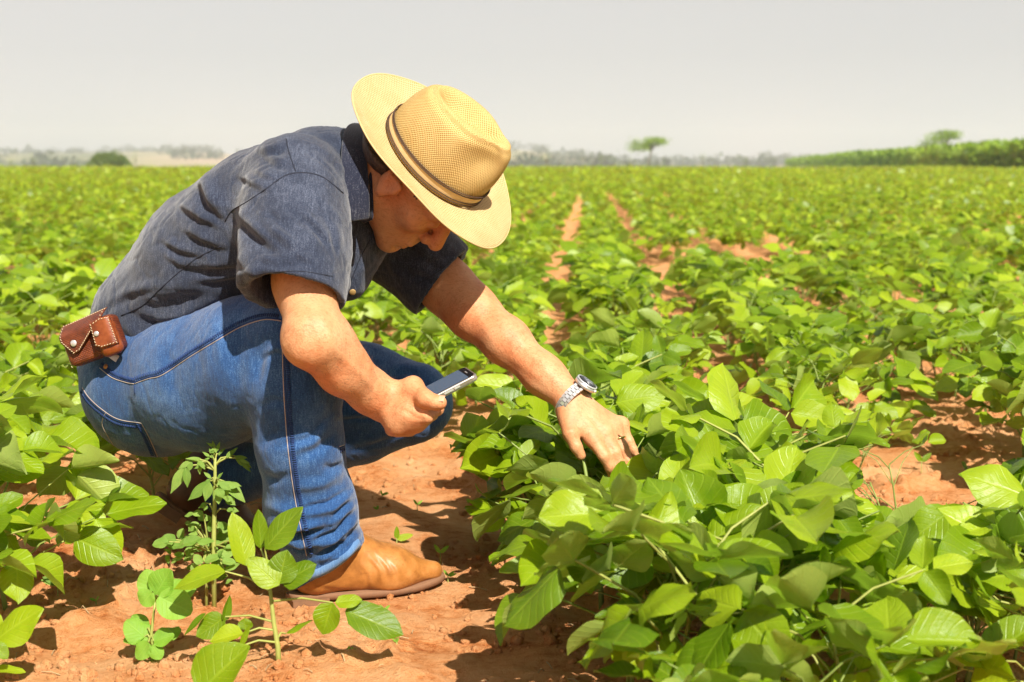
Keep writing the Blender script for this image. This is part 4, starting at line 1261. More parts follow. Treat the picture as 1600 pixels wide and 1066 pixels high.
for x, y, z, r in ((-0.022, 0.004, 0.0235, 0.0052), (0.022, 0.004, 0.030, 0.0042)):
    b = MB(); b.disc(QM @ Matrix.Translation((x, y, z)), r, 0.0022, 18); obj('snap_stud', b.mesh('snap_stud'), M_STEEL, POUCH)
# knife tip sticking out under the pouch
kx = P(204, 572, 2.415) - P(176, 556, 2.415); kx /= np.linalg.norm(kx)
kM = frame(P(172, 553, 2.415), kx, np.cross(-FW, kx) / np.linalg.norm(np.cross(-FW, kx)), -FW)
prof = [(0, -0.006), (0.020, -0.008), (0.030, -0.005), (0.036, 0.0005), (0.034, 0.002), (0.022, 0.004), (0, 0.006)]
b = MB(); n = len(prof)
b.add([kM @ Vector((x, y, 0.0014)) for x, y in prof] + [kM @ Vector((x, y, -0.0014)) for x, y in prof], [tuple(range(n)), tuple(range(n, 2 * n))[::-1]] + [(k, n + k, n + (k + 1) % n, (k + 1) % n) for k in range(n)])
KN = obj('knife_clip', b.mesh('knife_clip', False), simple('worn_steel', (0.42, 0.37, 0.33), 0.35, 0.9))
tag(KN, 'pointed steel clip hanging below the leather pouch on the jeans', 'clip')
# ================================================================== vegetation
R_ = random.Random(5)
def leaf_material(name, lo, mid, hi, under, rough=0.42, trans=0.34, veins=True, nscale=1.3):
    m, nt, bs, out = nt_mat(name)
    oi = nt.nodes.new('ShaderNodeObjectInfo'); geo = nt.nodes.new('ShaderNodeNewGeometry')
    at = nt.nodes.new('ShaderNodeAttribute'); at.attribute_name = 'tint'
    rnd = math_(nt, 'FRACT', math_(nt, 'ADD', oi.outputs['Random'], at.outputs['Fac']))
    pn = tex_noise(nt, geo.outputs['Position'], nscale, 3, 0.6)
    f = math_(nt, 'ADD', math_(nt, 'MULTIPLY', rnd, 0.62), math_(nt, 'MULTIPLY', pn, 0.45))
    col = ramp(nt, f, [(0.15, lo), (0.50, mid), (0.92, hi)])
    uv = coords(nt, 'UV'); sx = nt.nodes.new('ShaderNodeSeparateXYZ'); nt.links.new(uv, sx.inputs[0])
    au = math_(nt, 'ABSOLUTE', sx.outputs[0])
    hgt = None
    if veins:
        mid_ = nt.nodes.new('ShaderNodeMapRange'); nt.links.new(au, mid_.inputs['Value']); mid_.inputs['From Min'].default_value = 0.03; mid_.inputs['From Max'].default_value = 0.09; mid_.inputs['To Min'].default_value = 1; mid_.inputs['To Max'].default_value = 0
        lat = math_(nt, 'FRACT', math_(nt, 'MULTIPLY', math_(nt, 'SUBTRACT', sx.outputs[1], math_(nt, 'MULTIPLY', au, 0.30)), 7.0))
        l2 = math_(nt, 'ABSOLUTE', math_(nt, 'SUBTRACT', lat, 0.5))
        lv = nt.nodes.new('ShaderNodeMapRange'); nt.links.new(l2, lv.inputs['Value']); lv.inputs['From Min'].default_value = 0.03; lv.inputs['From Max'].default_value = 0.13; lv.inputs['To Min'].default_value = 0.65; lv.inputs['To Max'].default_value = 0
        vein = math_(nt, 'MAXIMUM', mid_.outputs[0], lv.outputs[0])
        col = mix(nt, math_(nt, 'MULTIPLY', vein, 0.13), col, tuple(min(1, x * 1.5 + 0.05) for x in hi))
        hgt = math_(nt, 'SUBTRACT', math_(nt, 'MULTIPLY', tex_noise(nt, uv, 16, 3), 0.8), vein)
        nb = nt.nodes.new('ShaderNodeTexNoise'); nb.noise_dimensions = '4D'; nb.inputs['Scale'].default_value = 2.6; nb.inputs['Detail'].default_value = 5; nb.inputs['Roughness'].default_value = 0.66
        nt.links.new(uv, nb.inputs['Vector']); nt.links.new(math_(nt, 'MULTIPLY', rnd, 37.0), nb.inputs['W'])
        blot = ramp(nt, nb.outputs[0], [(0.30, (0.62, 0.80, 0.6)), (0.46, (1, 1, 1)), (0.62, (1, 1, 1)), (0.74, (1.5, 1.12, 0.9))])
        nb2 = nt.nodes.new('ShaderNodeTexNoise'); nb2.noise_dimensions = '4D'; nb2.inputs['Scale'].default_value = 9; nb2.inputs['Detail'].default_value = 2
        nt.links.new(uv, nb2.inputs['Vector']); nt.links.new(math_(nt, 'MULTIPLY', rnd, 91.0), nb2.inputs['W'])
        blot = mix(nt, 0.8, blot, ramp(nt, nb2.outputs[0], [(0.70, (1, 1, 1)), (0.76, (1.0, 0.62, 0.5))]), 'MULTIPLY')
        col = mix(nt, 0.6, col, blot, 'MULTIPLY')
    c2 = mix(nt, geo.outputs['Backfacing'], col, mix(nt, 0.5, col, under))
    nt.links.new(c2, bs.inputs['Base Color'])
    bs.inputs['Roughness'].default_value = rough; bs.inputs['Specular IOR Level'].default_value = 0.40
    if hgt is not None: bump(nt, bs, hgt, 0.4, 0.002)
    tr = nt.nodes.new('ShaderNodeBsdfTranslucent')
    nt.links.new(mix(nt, 1.0, c2, (1.25, 1.65, 0.5), 'MULTIPLY'), tr.inputs[0])
    mx = nt.nodes.new('ShaderNodeMixShader'); mx.inputs[0].default_value = trans
    nt.links.new(bs.outputs[0], mx.inputs[1]); nt.links.new(tr.outputs[0], mx.inputs[2]); nt.links.new(mx.outputs[0], out.inputs[0])
    return m
M_LEAF = leaf_material('soybean_leaf', (0.080, 0.155, 0.003), (0.195, 0.290, 0.004), (0.340, 0.425, 0.014), (0.38, 0.43, 0.14), rough=0.38)
M_FARLEAF = leaf_material('far_soybean_leaf', (0.075, 0.145, 0.003), (0.180, 0.270, 0.004), (0.350, 0.430, 0.025), (0.36, 0.41, 0.12), rough=0.42, veins=False)
M_WEED = leaf_material('weed_leaf', (0.130, 0.235, 0.030), (0.190, 0.310, 0.045), (0.260, 0.380, 0.070), (0.28, 0.36, 0.14), 0.6)
M_PALEWEED = leaf_material('pale_weed_leaf', (0.150, 0.300, 0.020), (0.200, 0.370, 0.030), (0.260, 0.430, 0.050), (0.24, 0.36, 0.10), 0.55)
M_STEM = simple('green_stem', (0.20, 0.26, 0.05), 0.6)
M_YSTEM = simple('yellow_green_stem', (0.30, 0.32, 0.07), 0.6)

def leaflet_grid(L, W, fold, droop, curl, wave, seed, nu=4, nv=6, kind='ovate', base=0.0):
    r = random.Random(seed); V = []; uv = []; F = []
    ph = r.uniform(0, 6)
    for j in range(nv + 1):
        v = j / nv
        if kind == 'ovate': w = (v ** 0.50 * (1 - v) ** 0.72 / 0.446) if 0 < v < 1 else 0.03
        elif kind == 'round': w = math.sin(math.pi * min(v * 0.97 + 0.02, 1) ** 0.85) ** 0.55
        else: w = math.sin(math.pi * v ** 0.8) ** 1.1 if 0 < v < 1 else 0.03
        for i in range(nu + 1):
            u = -1 + 2 * i / nu
            x = u * w * W / 2
            y = v * L
            z = fold * abs(x) + curl * (x / W * 2) ** 2 * W - droop * L * v * v + wave * W * math.sin(v * 9 + ph + u * 2.0) * abs(u)
            V.append((x, y, z)); uv.append((u, v))
    for j in range(nv):
        for i in range(nu):
            a = j * (nu + 1) + i; F.append((a, a + 1, a + nu + 2, a + nu + 1))
    return V, F, uv
def grid_mesh(name, parts, mat, tints=None):
    V = []; F = []; uv = []; t = []
    for k, (v, f, u) in enumerate(parts):
        n = len(V); V += v; F += [tuple(i + n for i in q) for q in f]; uv += u; t += [0.0 if tints is None else tints[k]] * len(v)
    me = mesh_np(name, V, F); set_uv(me, uv)
    a = me.attributes.new('tint', 'FLOAT', 'POINT'); a.data.foreach_set('value', np.array(t, np.float32))
    me.materials.append(mat); return me
LEAFLETS = []
for s in range(14):
    r = random.Random(s + 40)
    LEAFLETS.append(grid_mesh('leaflet', [leaflet_grid(1.0, r.uniform(0.66, 0.86), r.uniform(0.05, 0.65), r.uniform(-0.10, 0.30), r.uniform(-0.35, 0.35), r.uniform(0.03, 0.09), s, 6, 8)], M_LEAF))
def xf(part, M):
    v, f, u = part; return [tuple(M @ Vector(p)) for p in v], f, u
TRI_LOCAL = [Matrix.Translation((0, 0.24, 0)), Matrix.Translation((0.04, 0.02, 0)) @ Matrix.Rotation(rad(-72), 4, 'Z') @ Matrix.Rotation(rad(10), 4, 'Y') @ Matrix.Scale(0.9, 4),
             Matrix.Translation((-0.04, 0.02, 0)) @ Matrix.Rotation(rad(72), 4, 'Z') @ Matrix.Rotation(rad(-10), 4, 'Y') @ Matrix.Scale(0.9, 4)]
TRIS = []
for s in range(8):
    r = random.Random(s + 90)
    TRIS.append(grid_mesh('leaf', [xf(leaflet_grid(1.0, r.uniform(0.68, 0.82), r.uniform(0.1, 0.45), r.uniform(0, 0.25), r.uniform(-0.2, 0.1), 0.05, s * 3 + q, 4, 4), M @ Matrix.Rotation(r.uniform(-0.35, 0.35), 4, 'Y') @ Matrix.Rotation(r.uniform(-0.35, 0.25), 4, 'X')) for q, M in enumerate(TRI_LOCAL)], M_LEAF, [0, 0.23, 0.41]))

def plant_plan(seed, height, spread, nodes, ls):
    """stem line, and one frame per trifoliate leaf: origin at the end of its stalk"""
    r = random.Random(seed); az = r.uniform(0, 6.28)
    lean = Vector((r.uniform(-0.12, 0.12), r.uniform(-0.12, 0.12), 0))
    top = height * 0.74
    stem = [Vector((0, 0, -0.03))] + [Vector((lean.x * t * height * 2 + r.uniform(-.006, .006), lean.y * t * height * 2 + r.uniform(-.006, .006), top * t)) for t in (0.15, 0.4, 0.7, 1.0)]
    leaves = []
    for i in range(nodes):
        t = 0.16 + 0.84 * (i / max(nodes - 1, 1)) ** 0.9
        b = Vector((lean.x * t * height * 2, lean.y * t * height * 2, top * t))
        az += 2.4 + r.uniform(-0.5, 0.5)
        reach = spread * (1.0 - 0.62 * max(0, t - 0.35)) * r.uniform(0.55, 1.0)
        rise = (height - top * t) * r.uniform(0.35, 0.95) * (0.6 + 0.4 * t)
        d = Vector((math.cos(az), math.sin(az), 0))
        e = b + d * reach + Vector((0, 0, rise))
        midp = b + d * reach * 0.45 + Vector((0, 0, rise * 0.65))
        pitch = r.uniform(-0.75, 0.65)
        roll = r.uniform(-0.7, 0.7)
        M = Matrix.Translation(e) @ Matrix.Rotation(az - math.pi / 2, 4, 'Z') @ Matrix.Rotation(pitch, 4, 'X') @ Matrix.Rotation(roll, 4, 'Y')
        sz = ls * r.uniform(0.72, 1.15) * (0.75 + 0.35 * min(t * 1.6, 1)) * (1 if i < nodes - 1 else 0.65)
        leaves.append((M @ Matrix.Scale(sz, 4), [b, midp, e]))
    # a few small young leaves at the tip
    return stem, leaves
def stem_mesh(stem, leaves, r0=0.0042, pr=0.0017, n=5):
    b = MB(); b.tube(stem, [r0 * (1 - 0.12 * i) for i in range(len(stem))], n)
    for M, line in leaves: b.tube(line, [pr * 1.2, pr, pr * 0.8], 4, False)
    return b.mesh('stem')
PLANS = []
for s in range(12):
    r = random.Random(300 + s)
    st, lv = plant_plan(s, r.uniform(0.24, 0.31), r.uniform(0.15, 0.225), r.choice([12, 13, 14]), r.uniform(0.080, 0.098))
    me = stem_mesh(st, lv); me.materials.append(M_STEM if s % 3 else M_YSTEM)
    PLANS.append((me, lv, st))
MIDPLANS = []
for s in range(20):
    r = random.Random(700 + s)
    st, lv = plant_plan(s + 50, r.uniform(0.23, 0.30), r.uniform(0.13, 0.19), r.choice([12, 13, 14]), r.uniform(0.074, 0.090)) if s < 10 else plant_plan(s + 50, r.uniform(0.22, 0.28), r.uniform(0.065, 0.10), r.choice([11, 12]), r.uniform(0.060, 0.074))
    me = stem_mesh(st, lv); me.materials.append(M_STEM)
    MIDPLANS.append((me, lv, st))
def over_hand(c):
    q = proj(np.array(c)); return 868 < q[0] < 1012 and 585 < q[1] < 742 and q[2] < 2.5
def new_child(name, me, parent, M):
    o = bpy.data.objects.new(name, me); COL.objects.link(o); o.parent = parent; o.matrix_local = M
    return o
def place_plant(loc, rz, sc, plan, label, group, fine, keep=None, name='soybean_plant', small=False):
    PL = MIDPLANS if small else PLANS
    root = bpy.data.objects.new(name, None); COL.objects.link(root)
    root.empty_display_size = 0.05
    root.location = loc; root.rotation_euler = (0, 0, rz); root.scale = (sc,) * 3
    W = Matrix.Translation(loc) @ Matrix.Rotation(rz, 4, 'Z') @ Matrix.Scale(sc, 4)
    tag(root, label, 'soybean plant', group)
    kept = []
    rr = random.Random(hash((round(loc[0], 3), round(loc[1], 3))) & 0xffff)
    for M, line in PL[plan][1]:
        if keep is not None and any(over_hand(W @ (line[1] * (1 - t) + line[2] * t)) for t in (0, 0.33, 0.66, 1)): continue
        if fine:
            for q, T in enumerate(TRI_LOCAL):
                L = M @ T @ Matrix.Rotation(rr.uniform(-0.6, 0.6), 4, 'Y') @ Matrix.Rotation(rr.uniform(-0.55, 0.5), 4, 'X') @ Matrix.Rotation(rr.uniform(-0.2, 0.2), 4, 'Z')
                c = (W @ L) @ Vector((0, 0.5, 0))
                if keep is not None and not keep(c): continue
                new_child('leaf', rr.choice(LEAFLETS), root, L)
                if not kept or kept[-1][0] is not M: kept.append((M, line))
        else:
            c = (W @ M) @ Vector((0, 0.5, 0))
            if keep is not None and not keep(c): continue
            new_child('leaf', rr.choice(TRIS), root, M)
            kept.append((M, line))
    if len(kept) == len(PL[plan][1]): sm = PL[plan][0]
    else:
        sm = stem_mesh(PL[plan][2], kept); sm.materials.append(M_STEM)
    new_child('stem', sm, root, Matrix())
    return root
# where leaves cannot be: inside the person, or across the hand that lies on top of them
from mathutils.kdtree import KDTree
_sets = [np.array(Vb)[::12], np.array(Vs)[::14], np.array(Vj)[::14]]
_all = np.concatenate(_sets)
BODY_KD = KDTree(len(_all))
for i, p_ in enumerate(_all): BODY_KD.insert(Vector(p_), i)
BODY_KD.balance()
def keep_leaf(c):
    co, i, d = BODY_KD.find(c)
    if d < 0.055: return False
    q = proj(np.array(c))
    if 868 < q[0] < 1015 and 585 < q[1] < 742 and q[2] < 2.50: return False
    if 1320 < q[0] < 1550 and 690 < q[1] < 810 and q[2] < 3.45: return False
    if q[2] < 3.0:                     # no leaf hangs across the person
        for dx, dz in ((0, 0), (-0.045, 0), (0.045, 0), (0, 0.04), (0, -0.04)):
            d = (c + Vector((dx, 0, dz))) - Vector(C0); L = d.length; d.normalize()
            for bv in (bv_j, bv_shirt):
                h_ = bv.ray_cast(Vector(C0), d)
                if h_[0] is not None and h_[3] > L: return False
    if q[2] < 2.5 and q[0] < 770 and q[1] < 1000 and q[0] > 230: return False
    if q[0] < 735 and 640 < q[1] and q[2] < 3.1 and q[0] > 480: return False
    if c.x < 0.055 * c.y - 0.225 and c.y < 2.9 and c.x > -0.55: return False
    return True
ORD = ['first', 'second', 'third', 'fourth', 'fifth', 'sixth', 'seventh', 'eighth', 'ninth', 'tenth', 'eleventh', 'twelfth', 'thirteenth', 'fourteenth', 'fifteenth', 'sixteenth', 'seventeenth', 'eighteenth', 'nineteenth', 'twentieth']
TENS = {2: 'twenty', 3: 'thirty', 4: 'forty', 5: 'fifty', 6: 'sixty', 7: 'seventy'}
def ordw(n):
    if n <= 20: return ORD[n - 1]
    t, u = divmod(n, 10)
    return (TENS[t] + '-' + ORD[u - 1]) if u else TENS[t][:-1] + 'ieth'
def row_name(k):
    if k == 0: return 'the row under the reaching hand'
    if k == -1: return 'the row the person crouches in'
    if k > 0: return f'the {ORD[k - 1]} row right of the hand row'
    return f'the {ORD[-k - 2]} row left of the crouching person'
BARE = [(1.45, 9.2, 0.55, 1.4), (-2.5, 7.2, 0.5, 0.8), (5.0, 13.8, 0.9, 1.2), (4.1, 15.0, 0.5, 0.8), (1.00, 3.15, 0.24, 0.42), (0.99, 2.9, 0.22, 0.35), (1.28, 5.6, 0.2, 0.5), (2.3, 7.0, 0.3, 0.5)]
def bare(x, y):
    return any(((x - cx) / rx) ** 2 + ((y - cy) / ry) ** 2 < 1 for cx, cy, rx, ry in BARE)
spots = []
rp_ = random.Random(77)
for k in range(-14, 22):
    y = 1.48 + rp_.uniform(0, 0.06) if k >= 0 else 2.0 + rp_.uniform(0, 0.1)
    if k == -1: y = 3.75
    if k == -2: y = 1.97
    while y < 11.5:
        x = row_x(k, y) + rp_.gauss(0, 0.028 if y < 3.5 else 0.045) - (0.07 * math.exp(-((y - 2.55) / 0.3) ** 2) if k == 0 else 0)
        q = proj(np.array([x, y, 0.2]))
        if -130 < q[0] < 1730 and not bare(x, y)  and rp_.random() > 0.06:
            spots.append((y, x, k))
        y += rp_.uniform(0.08, 0.12) if y < 3.2 else rp_.uniform(0.10, 0.15)
for i in range(13):                    # plants standing out of line beside the hand row
    y = 1.52 + 0.1 * i
    spots.append((y, row_x(0, y) + 0.17 + rp_.uniform(-0.03, 0.05), 0))
for y in (2.35, 2.5, 2.66, 2.8): spots.append((y, row_x(0, y) - 0.20 + rp_.uniform(-0.02, 0.02), 0))
for i in range(8):
    y = 1.95 + 0.13 * i; spots.append((y, row_x(1, y) - 0.12 + rp_.uniform(-0.04, 0.04), 1))
spots.sort()
def hidden_by_person(x, y):
    """the plant stands wholly behind the crouching figure"""
    n = 0
    for dx, h in ((-0.12, 0.22), (0.12, 0.22), (0, 0.30), (-0.1, 0.1), (0.1, 0.1)):
        p_ = Vector((x + dx, y, h)); d = p_ - Vector(C0); L = d.length; d.normalize()
        for bv in (bv_shirt, bv_j):
            if bv.ray_cast(Vector(C0), d, L)[0] is not None: n += 1; break
    return n == 5
chosen, rest = [], []
for s_ in spots:
    if (s_[0] > 3.2 and hidden_by_person(s_[1], s_[0])) or abs(s_[1]) > 0.36 * s_[0] + 0.22:
        rest.append(s_); continue
    (chosen if len(chosen) < 292 else rest).append(s_)
count = {}
for (y, x, k) in chosen:
    if k < 0 and y < 4 and not all(keep_leaf(Vector((x + dx, y, h))) for dx, h in ((0, 0.2), (0.12, 0.2), (0.06, 0.3))): continue
    count[k] = count.get(k, 0) + 1
    rr = random.Random(int(x * 1e4) ^ int(y * 1e4))
    z = float(flat_spots(np.array(x), np.array(y), soil_h(np.array(x), np.array(y)))) * max(0, min(1, 1 - (math.hypot(x, y - 3) - 3) / 9))
    sc = rr.uniform(0.85, 1.12) * (1.12 if y < 2.4 else 1.0)
    if k == -2 and y < 3.0: sc *= 0.92
    if k == 1 and 2.0 < y < 3.3: sc *= 0.62
    if k >= 0 and y < 1.8: sc *= 0.62 + 0.38 * (y - 1.45) / 0.35
    place_plant((x, y, z), rr.uniform(0, 6.28), sc, rr.randrange(10) + (10 if y > 7.3 else 0), f'{ordw(count[k])} soybean plant from the front in {row_name(k)}', 'soybean plants in rows', y < 4.2, keep_leaf if y < 4.2 else None, small=y > 3.3 + 0.5 * rr.random())
Y_FAR = chosen[-1][0]

# ---- the rest of the crop, out to the edge of the field
def far_leaves(pos, az, pit, rol, L, rngl, tint, simple_=False):
    """one bent leaf of two quads for each entry"""
    n = len(pos)
    base = np.array([[-0.5, 0.28, 0.06], [0, 0, 0], [0.5, 0.28, 0.06], [-0.34, 0.76, 0.02], [0, 1.0, -0.10], [0.34, 0.76, 0.02], [0, 0.45, -0.02]])
    base[:, 0] *= 0.72
    if simple_: base = np.array([[0, 0, 0], [0.36, 0.5, 0.04], [0, 1.0, -0.06], [-0.36, 0.5, 0.04]])
    nv = len(base)
    ca, sa, cp, sp, cr, sr = np.cos(az), np.sin(az), np.cos(pit), np.sin(pit), np.cos(rol), np.sin(rol)
    V = np.repeat(base[None], n, 0) * L[:, None, None]
    x, y, z = V[..., 0].copy(), V[..., 1].copy(), V[..., 2].copy()
    x, z = x * cr[:, None] + z * sr[:, None], -x * sr[:, None] + z * cr[:, None]
    y, z = y * cp[:, None] - z * sp[:, None], y * sp[:, None] + z * cp[:, None]
    x, y = x * ca[:, None] - y * sa[:, None], x * sa[:, None] + y * ca[:, None]
    V = np.stack([x, y, z], -1) + pos[:, None, :]
    f = np.array([[1, 6, 3, 0], [1, 2, 5, 6], [6, 5, 4, 3]])
    if simple_: f = np.array([[0, 1, 2, 3]])
    F = (f[None] + (np.arange(n) * nv)[:, None, None]).reshape(-1, 4)
    return V.reshape(-1, 3), F, np.repeat(tint, nv)
rf = np.random.default_rng(3)
P_, A_, S_ = [], [], []
def crop_band(y0, y1, step, leaves, ls, hmean, rad_=0.135, inner=None):
    for k in range(-230, 250):
        yy = np.arange(y0, y1, step) + rf.uniform(-0.3, 0.3, len(np.arange(y0, y1, step))) * step
        xx = row_x(k, yy) + rf.normal(0, 0.03, len(yy))
        m_ = (np.abs(xx) < (0.60 * yy + 1.0 if y0 < 20 else 0.46 * yy + 3.0)) & (rf.random(len(yy)) > 0.05)
        if inner is not None: m_ &= np.abs(xx) > inner * yy + 0.3
        for (cx, cy, rx, ry) in BARE: m_ &= ((xx - cx) / rx) ** 2 + ((yy - cy) / ry) ** 2 >= 1
        xx, yy = xx[m_], yy[m_]
        if not len(xx): continue
        vig = 0.66 + 0.62 * vnoise(xx * 0.35 + 40, yy * 0.35 + 40, 21)
        n = len(xx) * leaves
        a = rf.uniform(0, 6.28, n); r = rad_ * np.sqrt(rf.random(n)) * np.repeat(vig, leaves)
        px_, py_ = np.repeat(xx, leaves) + r * np.cos(a), np.repeat(yy, leaves) + r * np.sin(a)
        h = hmean * np.repeat(vig, leaves) * (1 - 0.55 * (r / 0.25) ** 2) * rf.uniform(0.35, 1.0, n) ** 0.6
        h = h * (1 + np.clip((py_ - 45) / 60, 0, 1) * 0.9 * (vnoise(px_ * 0.13 + 90, py_ * 0.06, 71) - 0.4))
        P_.append(np.stack([px_, py_, h], -1)); A_.append(a); S_.append(np.full(n, ls) * rf.uniform(0.7, 1.25, n))
for (y, x, k) in rest:
    n = 22; a = rf.uniform(0, 6.28, n); r = 0.125 * np.sqrt(rf.random(n)); h = 0.26 * (1 - 0.5 * (r / 0.25) ** 2) * rf.uniform(0.35, 1, n) ** 0.6
    P_.append(np.stack([x + r * np.cos(a), y + r * np.sin(a), h], -1)); A_.append(a); S_.append(0.085 * rf.uniform(0.7, 1.25, n))
crop_band(1.6, 11.5, 0.16, 16, 0.084, 0.27, 0.15, 0.40)
crop_band(11.5, 19, 0.16, 19, 0.078, 0.26, 0.118)
crop_band(19, 29, 0.17, 19, 0.084, 0.27, 0.135)
crop_band(29, 60, 0.42, 18, 0.120, 0.31, 0.22)
crop_band(60, 165, 1.5, 14, 0.22, 0.32, 0.25)
pos = np.concatenate(P_); az = np.concatenate(A_) - math.pi / 2; Ls = np.concatenate(S_)
nF = len(pos)
az = az + rf.uniform(-1, 1, nF); pt_, rl_, tn_ = rf.normal(-0.1, 0.45, nF), rf.normal(0, 0.5, nF), rf.random(nF)
nr = pos[:, 1] < 20
V, F, T = far_leaves(pos[nr], az[nr], pt_[nr], rl_[nr], Ls[nr], rf, tn_[nr])
V2, F2, T2 = far_leaves(pos[~nr], az[~nr], pt_[~nr], rl_[~nr], Ls[~nr] * 1.12, rf, tn_[~nr], True)
F = np.concatenate([F, F2 + len(V)]); V = np.concatenate([V, V2]); T = np.concatenate([T, T2])
me = mesh_np('soybean_crop', V, F); a = me.attributes.new('tint', 'FLOAT', 'POINT'); a.data.foreach_set('value', T.astype(np.float32))
CROP = obj('soybean_crop', me, M_FARLEAF)
tag(CROP, 'rows of green soybeans filling the field to its far edge', 'crop', kind='stuff')
# ================================================================== single plants round the person
def rot_to(d, n):
    """matrix whose y runs along d and whose z is close to n"""
    y = Vector(d).normalized(); z = Vector(n); z = (z - y * z.dot(y)).normalized(); x = y.cross(z)
    return Matrix([[x[i], y[i], z[i], 0] for i in range(3)] + [[0, 0, 0, 1]]).to_4x4()
def gz(x, y): return float(flat_spots(np.array(x), np.array(y), soil_h(np.array(x), np.array(y))))
def custom_plant(name, label, cat, base_px, depth_shift, stem_pts, leaves, mat, shape='ovate', r0=0.004, W=0.68):
    """stem_pts: photo points up from the base; leaves: (node photo point, leaf base, leaf tip, facing, width factor, dz)"""
    g0 = G(*base_px); d0 = (g0 - C0) @ FW
    def Q(px, py, dz=0.0): return Vector(P(px, py, d0 + dz))
    root = empty(name, (g0[0], g0[1], gz(g0[0], g0[1]))); tag(root, label, cat)
    b = MB(); line = [Vector((g0[0], g0[1], gz(g0[0], g0[1]) - 0.02))] + [Q(*p) for p in stem_pts]
    b.tube(line, [r0 * (1 - 0.55 * i / len(line)) for i in range(len(line))], 6)
    for node, bs_, tip, face, wf, dz in leaves:
        if node is not None:
            p0, p1 = Q(*node), Q(bs_[0], bs_[1], dz); b.tube([p0, (p0 + p1) / 2 + Vector((0, 0, 0.006)), p1], [0.0019, 0.0016, 0.0013], 5, False)
    obj('stem', b.mesh('stem'), M_YSTEM, root)
    for i, (node, bs_, tip, face, wf, dz) in enumerate(leaves):
        a, t = Q(bs_[0], bs_[1], dz), Q(tip[0], tip[1], dz + (tip[2] if len(tip) > 2 else 0.0))
        L = (t - a).length
        r = random.Random(i * 7 + int(base_px[0]))
        part = leaflet_grid(L, L * W * wf * (1.2 if mat is M_LEAF else 1.0), r.uniform(0.08, 0.35), r.uniform(-0.06, 0.10), r.uniform(-0.2, 0.1), 0.045, i, 6, 8, shape)
        M = Matrix.Translation(a) @ rot_to(t - a, face)
        me = grid_mesh('leaf', [xf(part, M)], mat, [r.random()])
        obj('leaf', me, None, root)
    return root
U_, C_, R2, L2 = Vector(UP), Vector(-FW), Vector(RT), Vector(-RT)
# young soybean in front of the boot
custom_plant('soybean_plant', 'young soybean plant with yellow stalks just in front of the tan boot', 'soybean plant', (436, 1046), 0,
    [(434, 1010), (428, 975), (424, 940), (420, 905)],
    [((420, 905), (414, 858), (470, 790), C_ * 0.8 + U_ * 0.5 + L2 * 0.4, 0.75, -0.01), ((420, 905), (408, 858), (402, 795), C_ + R2 * 0.6, 0.5, 0.02),
     ((420, 905), (385, 884), (366, 800), C_ * 0.9 + R2 * 0.7, 0.62, 0.0), ((424, 925), (352, 893), (268, 915), U_ * 0.8 + C_ * 0.5, 0.7, 0.0),
     ((424, 920), (392, 890), (400, 870), C_ + U_, 1.5, -0.02), ((428, 900), (436, 915), (388, 872), C_ * 0.9 + U_ * 0.6, 0.85, -0.04),
     ((428, 905), (436, 912), (448, 860), C_ + U_ * 0.2, 1.15, -0.035), ((428, 905), (440, 912), (493, 880), C_ * 0.7 + U_ * 0.8, 1.0, -0.03),
     ((424, 940), (520, 942), (503, 992), C_ * 1.0 + U_ * 0.6, 1.05, -0.03), (None, (524, 942), (566, 936), C_ * 0.6 + U_ * 0.7, 0.85, -0.03),
     (None, (540, 954), (631, 992), C_ * 0.8 + U_ * 0.8, 0.78, -0.03), ((428, 972), (352, 964), (308, 995), U_ * 0.4 + C_, 0.95, 0.01),
     (None, (350, 972), (358, 930), C_ + R2 * 0.8, 0.45, 0.01), ((430, 985), (380, 990), (326, 1000), U_ * 0.8 + C_ * 0.6, 0.85, -0.01),
     (None, (384, 985), (382, 966), C_ + U_ * 0.4, 1.6, 0.0), ((432, 1000), (446, 990), (488, 968), U_ + C_ * 0.3, 0.5, 0.02),
     (None, (322, 958), (286, 992), C_ * 0.5 + L2 * 0.8, 0.35, 0.0), ((432, 1004), (376, 1010), (390, 976), C_ + R2 * 0.5, 0.35, -0.03)], M_LEAF, r0=0.0046)
# big leaf at the lower edge, from a plant rooted nearer the lens
custom_plant('soybean_plant', 'broad soybean leaf on a short stalk at the lower edge below the young plant', 'soybean plant', (330, 1130), 0,
    [(318, 1115), (312, 1095)], [((312, 1095), (308, 1085), (388, 1008), C_ * 0.9 + U_ * 0.5 + L2 * 0.3, 0.95, 0.0), ((312, 1095), (300, 1090), (230, 1100), U_, 0.8, 0.0), ((312, 1095), (320, 1100), (350, 1130), U_ + C_, 0.8, 0.0)], M_LEAF, r0=0.004)
custom_plant('soybean_plant', 'soybean plant whose broad leaves reach in at the lower left corner', 'soybean plant', (-40, 1075), 0,
    [(-40, 1040), (-38, 1000)], [((-38, 1000), (-6, 1000), (64, 948), U_ * 0.7 + C_ * 0.7, 0.95, 0.0), ((-38, 1000), (-10, 992), (-2, 958), C_ + R2 * 0.3, 0.8, 0.02), ((-38, 1000), (-8, 1005), (12, 1030), C_ + U_ * 0.5, 0.9, -0.02),
     ((-40, 1040), (-12, 1046), (40, 1048), U_ + C_ * 0.3, 0.6, 0.0), ((-38, 1000), (-60, 990), (-100, 970), U_, 0.8, 0.0)], M_LEAF, r0=0.004)
